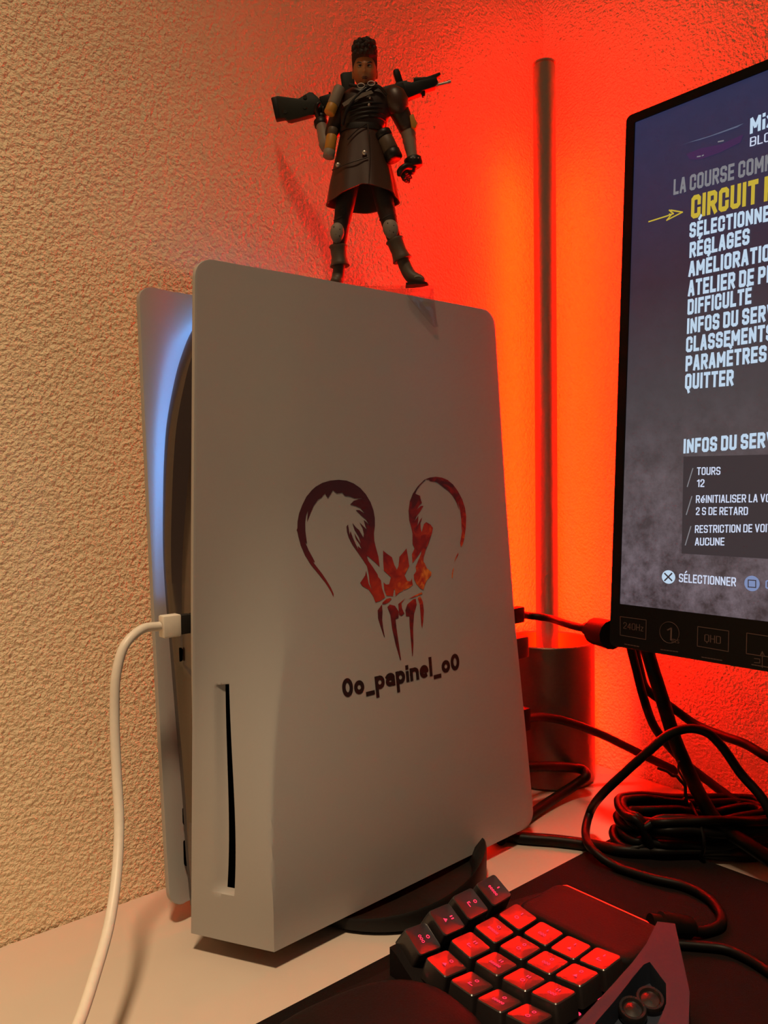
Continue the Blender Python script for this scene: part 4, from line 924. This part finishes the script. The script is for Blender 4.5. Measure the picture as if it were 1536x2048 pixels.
# painted face
for s in (-1, 1):
    ec = (s * 8.4, -22.8, 4.8)
    g = G(); g.loft([[HP(ec[0] + 4.6 * k * cos(a), ec[1] - (1 - k) * 1.6, ec[2] + 1.9 * k * sin(a) + s * .0) for a in [2 * pi * q / 16 for q in range(16)]] for k in (1.0, .6, .1)])
    eye = fbuild(g, 'eye', M_WHITE, body)
    g = G(); g.loft([[HP(ec[0] - .4 + 1.7 * k * cos(a), ec[1] - 1.2 - (1 - k) * .8, ec[2] + 1.7 * k * sin(a)) for a in [2 * pi * q / 12 for q in range(12)]] for k in (1.0, .5)]); fbuild(g, 'pupil', M_DARKEYE, eye)
    g = G(); g.tube([HP(s * 3.2, -25.4, 8.2), HP(s * 7.5, -25.2, 10.2), HP(s * 12.5, -22.4, 11.6), HP(s * 15.5, -19.6, 10.0)], [.9 * FS, 1.35 * FS, 1.2 * FS, .6 * FS], 8); fbuild(g, 'eyebrow', M_DARKEYE, body)
    g = G(); g.tube([HP(s * 3.6, -24.2, 4.8), HP(s * 8.4, -24.9, 6.8), HP(s * 13.4, -21.6, 5.4)], [.5 * FS, .8 * FS, .5 * FS], 6); fbuild(g, 'eyelash_line', M_DARKEYE, body)
for nm, zz, w_, r in (('upper_lip', -15.6, 6.6, 1.0), ('lower_lip', -18.4, 5.4, 1.25)):
    g = G(); g.tube([HP(-w_, -25.4, zz - .4), HP(-w_ * .4, -28.2, zz + .5), HP(0, -28.6, zz), HP(w_ * .4, -28.2, zz + .5), HP(w_, -25.4, zz - .4)], [.3 * FS, r * FS, r * FS, r * FS, .3 * FS], 8); fbuild(g, nm, M_LIP, body)
# hair: cropped sides and a taller textured top
random.seed(5); g = G()
def hair_ring(zz, q):
    rg = []
    for k in range(36):
        a = 2 * pi * k / 36; fq = q * (1 - .30 * sst(.15, .75, -sin(a)) * (1 - sst(20, 25, zz)))
        rg.append(HP(24.4 * fq * cos(a), 27.4 * fq * sin(a) + 1, zz))
    return rg
g.loft([hair_ring(*q) for q in ((-4, .985), (6, 1.01), (14, 1.03), (20, 1.04), (25, 1.04), (34, 1.0), (41, .90), (47, .72), (51, .40), (52, .05))])
for i in range(170):
    a = random.uniform(0, 2 * pi); zz = random.uniform(27, 56); k = sqrt(max(0, 1 - max(0, (zz - 36) / 21) ** 2)) * random.uniform(.9, 1.02)
    if random.random() < .35: k *= random.random(); zz = max(zz, 50)
    g.ball(HP(23.0 * k * cos(a), 25 * k * sin(a), zz), random.uniform(2.8, 5.6) * FS, 8, 6)
fbuild(g, 'hair', M_HAIR)
# clothes
def ringset(rows, n=40, rip=0, p=2.2):
    out = []
    for j, (py, cx, hw, hd, cdp) in enumerate(rows):
        rg = []
        for k in range(n):
            a = 2 * pi * k / n; c, s = cos(a), sin(a); q = (abs(c) ** p + abs(s) ** p) ** (-1 / p); m_ = 1 + rip * sin(7 * a + j) * j / len(rows)
            rg.append(L(cx + hw * q * c * m_, py, cdp + hd * q * s * m_))
        out.append(rg)
    return out
g = G(); g.loft(ringset([(172, 737, 16, 17, 5), (180, 739, 34, 22, 5), (188, 741, 52, 27, 5), (200, 741, 57, 31, 5), (222, 736, 53, 32, 4), (245, 731, 46, 29, 4), (268, 727, 41, 27, 4)])); fbuild(g, 'jacket', M_JACK)
g = G()
for i in range(4):
    yy = 222 + i * 10; g.tube([L(735 + (50 - i * 3) * cos(a), yy - 5 * cos(a) + 2 * i * sin(a), 4 + (33 - i) * sin(a)) for a in [2 * pi * t_ / 30 for t_ in range(30)]], 2.6 * FS, 8, True)
fbuild(g, 'waist_wrap', M_TBLK)
g = G(); g.loft([[L(x, y, d) for x, y, d in row] for row in ([(690, 222, -27), (715, 208, -31), (748, 199, -31), (752, 205, -32), (720, 217, -33), (694, 229, -29)], [(690, 222, -30), (715, 208, -34), (748, 199, -34), (752, 205, -35), (720, 217, -36), (694, 229, -32)])]); fbuild(g, 'chest_strip', M_TAN)
g = G(); g.tube(spline([L(758, 180, -24), L(730, 200, -32), L(700, 235, -32), L(690, 262, -26)], 6), 3.2 * FS, 8); g.tube(spline([L(705, 182, -22), L(728, 190, -30), L(762, 190, -30), L(778, 205, -27)], 6), 3.0 * FS, 8); fbuild(g, 'chest_strap', M_TBLK)
for px, py in ((728, 190), (748, 186)):
    g = G(); g.tube([L(px + 7 * cos(a), py + 4.5 * sin(a), -34) for a in [2 * pi * t_ / 18 for t_ in range(18)]], .9 * FS, 6, True); fbuild(g, 'buckle_ring', M_TMET)
for px, py, dd in ((745, 212, -30), (743, 228, -36)):
    fbuild(G().ball(L(px, py, dd), 2.6 * FS, 12, 8), 'jacket_button', M_TMET)
g = G()
def skirt_ring(py, hw, hd, t, cx=727, ins=0.):
    rg = []
    for k in range(56):
        a = 2 * pi * k / 56; c, s = cos(a), sin(a); fo = 1 + .035 * t * sin(9 * a + 1) + .02 * t * sin(5 * a)
        drop = t * t * (10 * (-c) * max(0, -s) ** .5 + 12 * max(0, s) - 14 * max(0, -s) ** 2 * max(0, 1 - abs(c + .0) * 1.2) + 6 * (abs(c) ** 4))
        rg.append(L(cx + (hw - ins) * c * fo, py + drop, 4 + (hd - ins) * s * fo))
    return rg
g.loft([skirt_ring(256, 40, 29, 0), skirt_ring(285, 47, 33, .2), skirt_ring(320, 56, 38, .45), skirt_ring(360, 66, 44, .75), skirt_ring(396, 73, 49, 1), skirt_ring(396, 73, 49, 1, ins=3), skirt_ring(320, 56, 38, .45, ins=4), skirt_ring(262, 40, 29, 0, ins=4)], cap=False); sk = fbuild(g, 'coat_skirt', M_COAT, smooth=50)
g = G(); g.tube(spline([L(740, 262, -28), L(743, 300, -33), L(743, 340, -39), L(741, 384, -44)], 6), 1.3 * FS, 6); g.tube(spline([L(668, 347, -20), L(700, 342, -39), L(740, 330, -39)], 6), 1.1 * FS, 6); g.tube(spline([L(700, 292, -31), L(718, 275, -31), L(738, 262, -30)], 6), 1.1 * FS, 6); fbuild(g, 'seam', M_JACK, sk)
for px, py, dd in ((733, 321, -38), (680, 338, -23)):
    fbuild(G().ball(L(px, py, dd), (5 * FS, 3 * FS, 5 * FS), 16, 10), 'coat_button', M_TMET)
g = G(); g.loft(ringset([(256, 727, 43, 30, 4), (262, 727, 44, 31, 4), (268, 727, 44, 31, 4)], p=2.3)); fbuild(g, 'belt', M_TBLK)
tv = [(733, 315, 4, 34, 28), (706, 340, 3, 23), (693, 400, 2, 21.5), (683, 455, 1, 17), (678, 505, 3, 13), (758, 340, 3, 23), (770, 400, 1, 21.5), (783, 455, 0, 17), (798, 505, 0, 13)]
skin('trousers', tv, [(0, 1), (1, 2), (2, 3), (3, 4), (0, 5), (5, 6), (6, 7), (7, 8)], M_TROU)
g = G()
for cx, cy, ddx in ((693, 400, 0), (689, 420, 0), (686, 436, 0), (769, 400, 0), (774, 418, 0), (778, 436, 0)):
    g.tube([L(cx + 16.6 * cos(a), cy + 2.5 * sin(a * 2) - 3 * cos(a), 1 + 16.6 * sin(a)) for a in [2 * pi * t_ / 20 for t_ in range(20)]], 1.6 * FS, 6, True)
fbuild(g, 'trouser_creases', M_TROU)
def axis_rings(p0, p1, rows, n=24, sq=2.):
    p0, p1 = L(*p0), L(*p1); ax_ = (p1 - p0); t_ = ax_.normalized(); a_ = V((0, 1, 0)); a_ = (a_ - t_ * a_.dot(t_)).normalized(); b_ = t_.cross(a_); out = []
    for q, ra, rb in rows:
        c = p0 + ax_ * q
        out.append([c + (b_ * ra * cos(2 * pi * k / n) + a_ * rb * sin(2 * pi * k / n)) * FS for k in range(n)])
    return out
for cx, cy, rw, rh, tl in ((676, 467, 14, 21, 3), (783, 461, 16, 20, -12)):
    g = G(); rings = []
    for q in (1.0, .97, .85, .6, .3, .05):
        rings.append([L(cx + rw * q * cos(a) * (1 + .08 * sin(a)) + rh * q * sin(a) * math.tan(radians(-tl)) * .35 * -1, cy - rh * q * sin(a) * (.95 if sin(a) > 0 else 1.0), -13 - 9 * sqrt(max(0, 1 - q * q)) + (2 if q == 1 else 0)) for a in [2 * pi * t_ / 28 for t_ in range(28)]])
    g.loft(rings); kpd = fbuild(g, 'knee_pad', M_PALE)
    for dx, dy in ((-6, -9), (6, -4), (-2, 6), (5, 9)): fbuild(G().ball(L(cx + dx, cy + dy, -20.5), 1.2 * FS, 8, 6), 'rivet', M_TBLK, kpd)
for (c0, c1), (sx, sd) in ((((677, 488), (680, 530)), (0, 3)), (((790, 478), (806, 520)), (1, 0))):
    g = G(); g.loft(axis_rings((*c0, sd), (*c1, sd), [(0, 17.5, 17), (.06, 19, 18), (.14, 16.5, 16.5), (.55, 15.5, 16), (.82, 17.5, 18), (.97, 20, 20), (1.0, 18.5, 19), (.98, 12, 12)])); fbuild(g, 'boot_cuff', M_TAN)
skin('boot', [(679, 515, 3, 13), (677, 545, 4, 13), (674, 562, 2, 15, 14), (668, 568, -14, 13, 11)], chain(4), M_TAN)
skin('boot', [(802, 508, 0, 13), (814, 538, 0, 14.5), (823, 556, -2, 18, 15), (838, 562, -8, 15, 13), (851, 566, -12, 10, 8)], chain(5), M_TAN)
g = G(); g.tube([L(836 + 13 * cos(a), 563 - 9 * sin(a) + 3, -9 - 11 * abs(sin(a)) ) for a in [pi * t_ / 10 for t_ in range(11)]], 1.6 * FS, 6); fbuild(g, 'boot_trim', M_PALE)
g = G(); g.loft([[L(x, 573 - .2, d) for x, d in ((812, 10), (812, -16), (830, -24), (853, -20), (858, -10), (846, 2), (828, 10))], [L(x, 568, d) for x, d in ((812, 10), (812, -16), (830, -24), (852, -20), (857, -10), (846, 2), (828, 10))]]); fbuild(g, 'boot_sole', M_TBLK)
g = G(); g.loft([[L(x, 573 - .2, d) for x, d in ((658, -6), (660, -24), (674, -26), (688, -10), (688, 14), (664, 14))], [L(x, 568, d) for x, d in ((658, -6), (660, -24), (674, -26), (688, -10), (688, 14), (664, 14))]]); fbuild(g, 'boot_sole', M_TBLK)
# sleeves and arms
skin('sleeve', [(776, 192, 4, 20), (795, 205, 4, 24), (808, 232, 5, 21), (818, 256, 5, 19, 18), (822, 266, 4, 18)], chain(5), M_JACK)
g = G(); g.loft(axis_rings((786, 180, -2), (808, 236, -6), [(0, 3, 3), (.05, 14, 13), (.25, 23, 21), (.55, 25, 22), (.8, 18, 18), (.97, 8, 9), (1, 2, 2)])); fbuild(g, 'shoulder_pad', M_COAT)
g = G(); g.prism([(823, 240), (830, 236), (838, 256), (835, 265), (826, 262)], lambda a, b, d: L(a, b, d), -16, 2); fbuild(g, 'sleeve_tab', M_YEL, bevel=.0004)
g = G(); g.loft(axis_rings((820, 262, 5), (829, 322, -2), [(0, 15, 14), (.15, 14.5, 14), (.2, 13.5, 13), (.35, 13.8, 13), (.42, 12.6, 12.5), (.6, 12.5, 12), (.66, 11.5, 11.5), (1, 10.5, 10.5)])); fbuild(g, 'forearm_wrap', M_PALE)
skin('sleeve', [(706, 192, 6, 18), (690, 208, 8, 19), (672, 248, 14, 17), (660, 275, 19, 15)], chain(4), M_JACK)
g = G(); g.loft(axis_rings((657, 292, 19), (642, 224, 36), [(0, 7, 7), (.05, 12, 12), (.2, 14.5, 14), (.25, 13, 13), (.5, 13, 13), (.55, 12, 12), (.8, 11.5, 11.5), (1, 10.5, 10.5)])); fbuild(g, 'forearm_wrap', M_PALE)
# gloved hands: palm, four curled fingers and a thumb each
def hand(name, base, palm, knuckle_dir, curl_dir, curl2, thumb, fr=4.0):
    vs_, es_ = [], []; b = V(base); pl = V(palm); kd = V(knuckle_dir); c1 = V(curl_dir); c2 = V(curl2)
    vs_.append((*b, 9.5)); vs_.append((*(b + (pl - b) * .5), 12)); vs_.append((*pl, 13.5)); es_ += [(0, 1), (1, 2)]
    o = skin(name, vs_, es_, M_TBLK, fig, 2)
    gl = G()
    for i in range(4):
        k0 = pl + kd * (i - 1.5) * 7.2; ln = (.88, 1., .96, .78)[i]
        P = [k0, k0 + c1 * 8 * ln, k0 + c1 * 10 * ln + c2 * 8 * ln, k0 + c1 * 5 * ln + c2 * 13 * ln]
        gl.tube(spline([L(*p) for p in P], 4), [fr * FS * q for q in ([1.0] * 9 + [.95, .9, .85, .6])], 10)
    P = [V(p) for p in thumb]; gl.tube(spline([L(*p) for p in P], 4), [fr * 1.12 * FS * q for q in ([1.1] * (4 * (len(P) - 1) - 2) + [.95, .85, .6])], 10)
    fbuild(gl, 'fingers', M_TBLK, o)
hand('glove', (829, 326, -2), (821, 350, -4), (.42, .1, .9), (-.95, .55, -.05), (.15, .75, -.15), [(825, 340, -14), (813, 342, -22), (803, 350, -21), (801, 359, -16)], 5.2)
hand('glove', (642, 226, 36), (645, 212, 42), (.95, -.15, 0), (0, -.75, -.75), (0, -.75, .2), [(640, 218, 32), (635, 208, 27), (637, 199, 25), (643, 193, 26)], 3.6)
g = G(); g.loft(axis_rings((828, 317, -2), (832, 337, -2), [(0, 14, 13), (.1, 17.5, 15), (.5, 18.5, 16), (.9, 17.5, 15), (1, 13, 13)])); cf = fbuild(g, 'wrist_guard', M_TBLK)
for dx in (-6, 1, 8): fbuild(G().ball(L(831 + dx, 324, -18), 1.3 * FS, 8, 6), 'rivet', M_TMET, cf)
g = G(); g.loft(axis_rings((645, 238, 34), (642, 224, 37), [(0, 12, 12), (.1, 14, 13), (.9, 14, 13), (1, 11, 11)])); fbuild(g, 'wrist_guard', M_TBLK)
# pouches and canisters on the belt and strap, plain
def canister(p0, p1, r, cols):
    a0, a1 = V(p0), V(p1); root_ = None
    for (q0, q1, k, m, nm) in cols:
        g = G(); g.loft(axis_rings(tuple(a0.lerp(a1, q0)), tuple(a0.lerp(a1, q1)), [(0, r * k * .9, r * k * .9), (.08, r * k, r * k), (.92, r * k, r * k), (1, r * k * .9, r * k * .9)], 20))
        o = fbuild(g, nm, m, root_ or fig); root_ = root_ or o
    return root_
canister((671, 262, -12), (661, 321, -16), 11, [(.25, .75, 1, M_YEL, 'belt_canister'), (0, .25, .92, M_TAN, 'canister_cap'), (.75, 1, 1.05, M_PALE, 'canister_cap')])
canister((768, 272, -14), (793, 328, -20), 16, [(.22, .70, 1, M_TAN, 'belt_canister'), (0, .22, 1.06, M_TBLK, 'canister_cap'), (.70, 1, 1.05, M_TBLK, 'canister_cap')])
canister((686, 185, -16), (664, 238, -22), 11.5, [(0, .66, 1, M_PALE, 'strap_canister'), (.66, 1, .96, M_YEL, 'canister_cap')])
# rifle resting across the shoulders, held by the raised hand
rf = thing('toy_rifle', 'dark green toy rifle lying across the shoulders of the toy figure', 'toy rifle', FM @ L(720, 186, 22), FRZ)
M_GUN = mat('toy_gun_green', (.013, .014, .008), .55, spec=.3); M_GUNB = mat('toy_gun_black', (.007, .006, .005), .5, spec=.3)
RO = L(720, 186, 22); RB = 21
def rpart(name, poly, d0, d1, m, parent=rf, bevel=.0006):
    g = G(); g.prism(poly, lambda a, b, d: L(a, b, d + RB) - RO, d0, d1); o = g.build(name, m, parent, 30, False, bevel); o.matrix_parent_inverse = M.Identity(4); return o
def rtube(name, pts, r, m, parent=rf):
    g = G(); g.tube([L(p[0], p[1], p[2] + RB) - RO for p in pts], [q * FS for q in r] if isinstance(r, list) else r * FS, 14); o = g.build(name, m, parent, 30, False); o.matrix_parent_inverse = M.Identity(4); return o
stock = rpart('stock', [(543, 177), (556, 174), (598, 180), (620, 167), (628, 168), (652, 192), (650, 201), (632, 207), (627, 213), (582, 224), (575, 223), (571, 218), (551, 221)], 14, 30, M_GUN)
for px, py in ((612, 178), (611, 198), (571, 207)): o = rtube('bolt', [(px, py, 12.8), (px, py, 16)], 4.0, M_GUN, stock)
rpart('recoil_pad', [(542, 178), (554, 176), (561, 219), (551, 221)], 13.4, 30.6, M_GUNB, stock)
rpart('grip', [(632, 205), (650, 196), (660, 202), (652, 222), (638, 224)], 17, 27, M_GUNB)
rpart('receiver', [(640, 178), (660, 172), (690, 178), (750, 172), (775, 158), (812, 150), (820, 178), (800, 188), (760, 196), (700, 200), (650, 198)], 12, 32, M_GUNB)
rtube('guard_ring', [(676 + 9 * cos(a), 180 + 9 * sin(a), 12) for a in [2 * pi * t_ / 20 for t_ in range(21)]], 1.5, M_GUNB)
rtube('lever', [(662, 182, 16), (662, 168, 16)], 2.0, M_GUNB)
rpart('magazine', [(684, 132), (690, 128), (712, 126), (716, 190), (700, 196), (690, 170), (688, 160)], 15, 29, M_GUN)
rpart('handguard', [(775, 162), (815, 148), (830, 150), (880, 140), (884, 150), (878, 160), (850, 168), (850, 172), (818, 184), (800, 190)], 13, 31, M_GUNB)
rpart('top_rail', [(834, 140), (862, 138), (888, 129), (890, 134), (878, 142), (880, 146), (840, 154), (834, 149)], 16, 28, M_GUNB)
rtube('barrel', [(872, 154, 22), (884, 153, 22), (884, 153, 22), (906, 148, 22)], [5.5, 5.5, 3.4, 3.2], M_TMET); rtube('muzzle', [(904, 148.4, 22), (910, 147, 22)], [4.2, 4.0], M_TMET)
sg = rpart('sight', [(792, 126), (796, 122), (803, 122), (806, 127), (812, 146), (812, 152), (801, 155), (797, 142)], 15, 29, M_GUNB)
rpart('sight_mount', [(796, 150), (820, 146), (822, 154), (798, 160)], 14, 30, M_GUNB)
rpart('front_lug', [(848, 166), (858, 164), (857, 176), (852, 178)], 18, 26, M_GUNB)
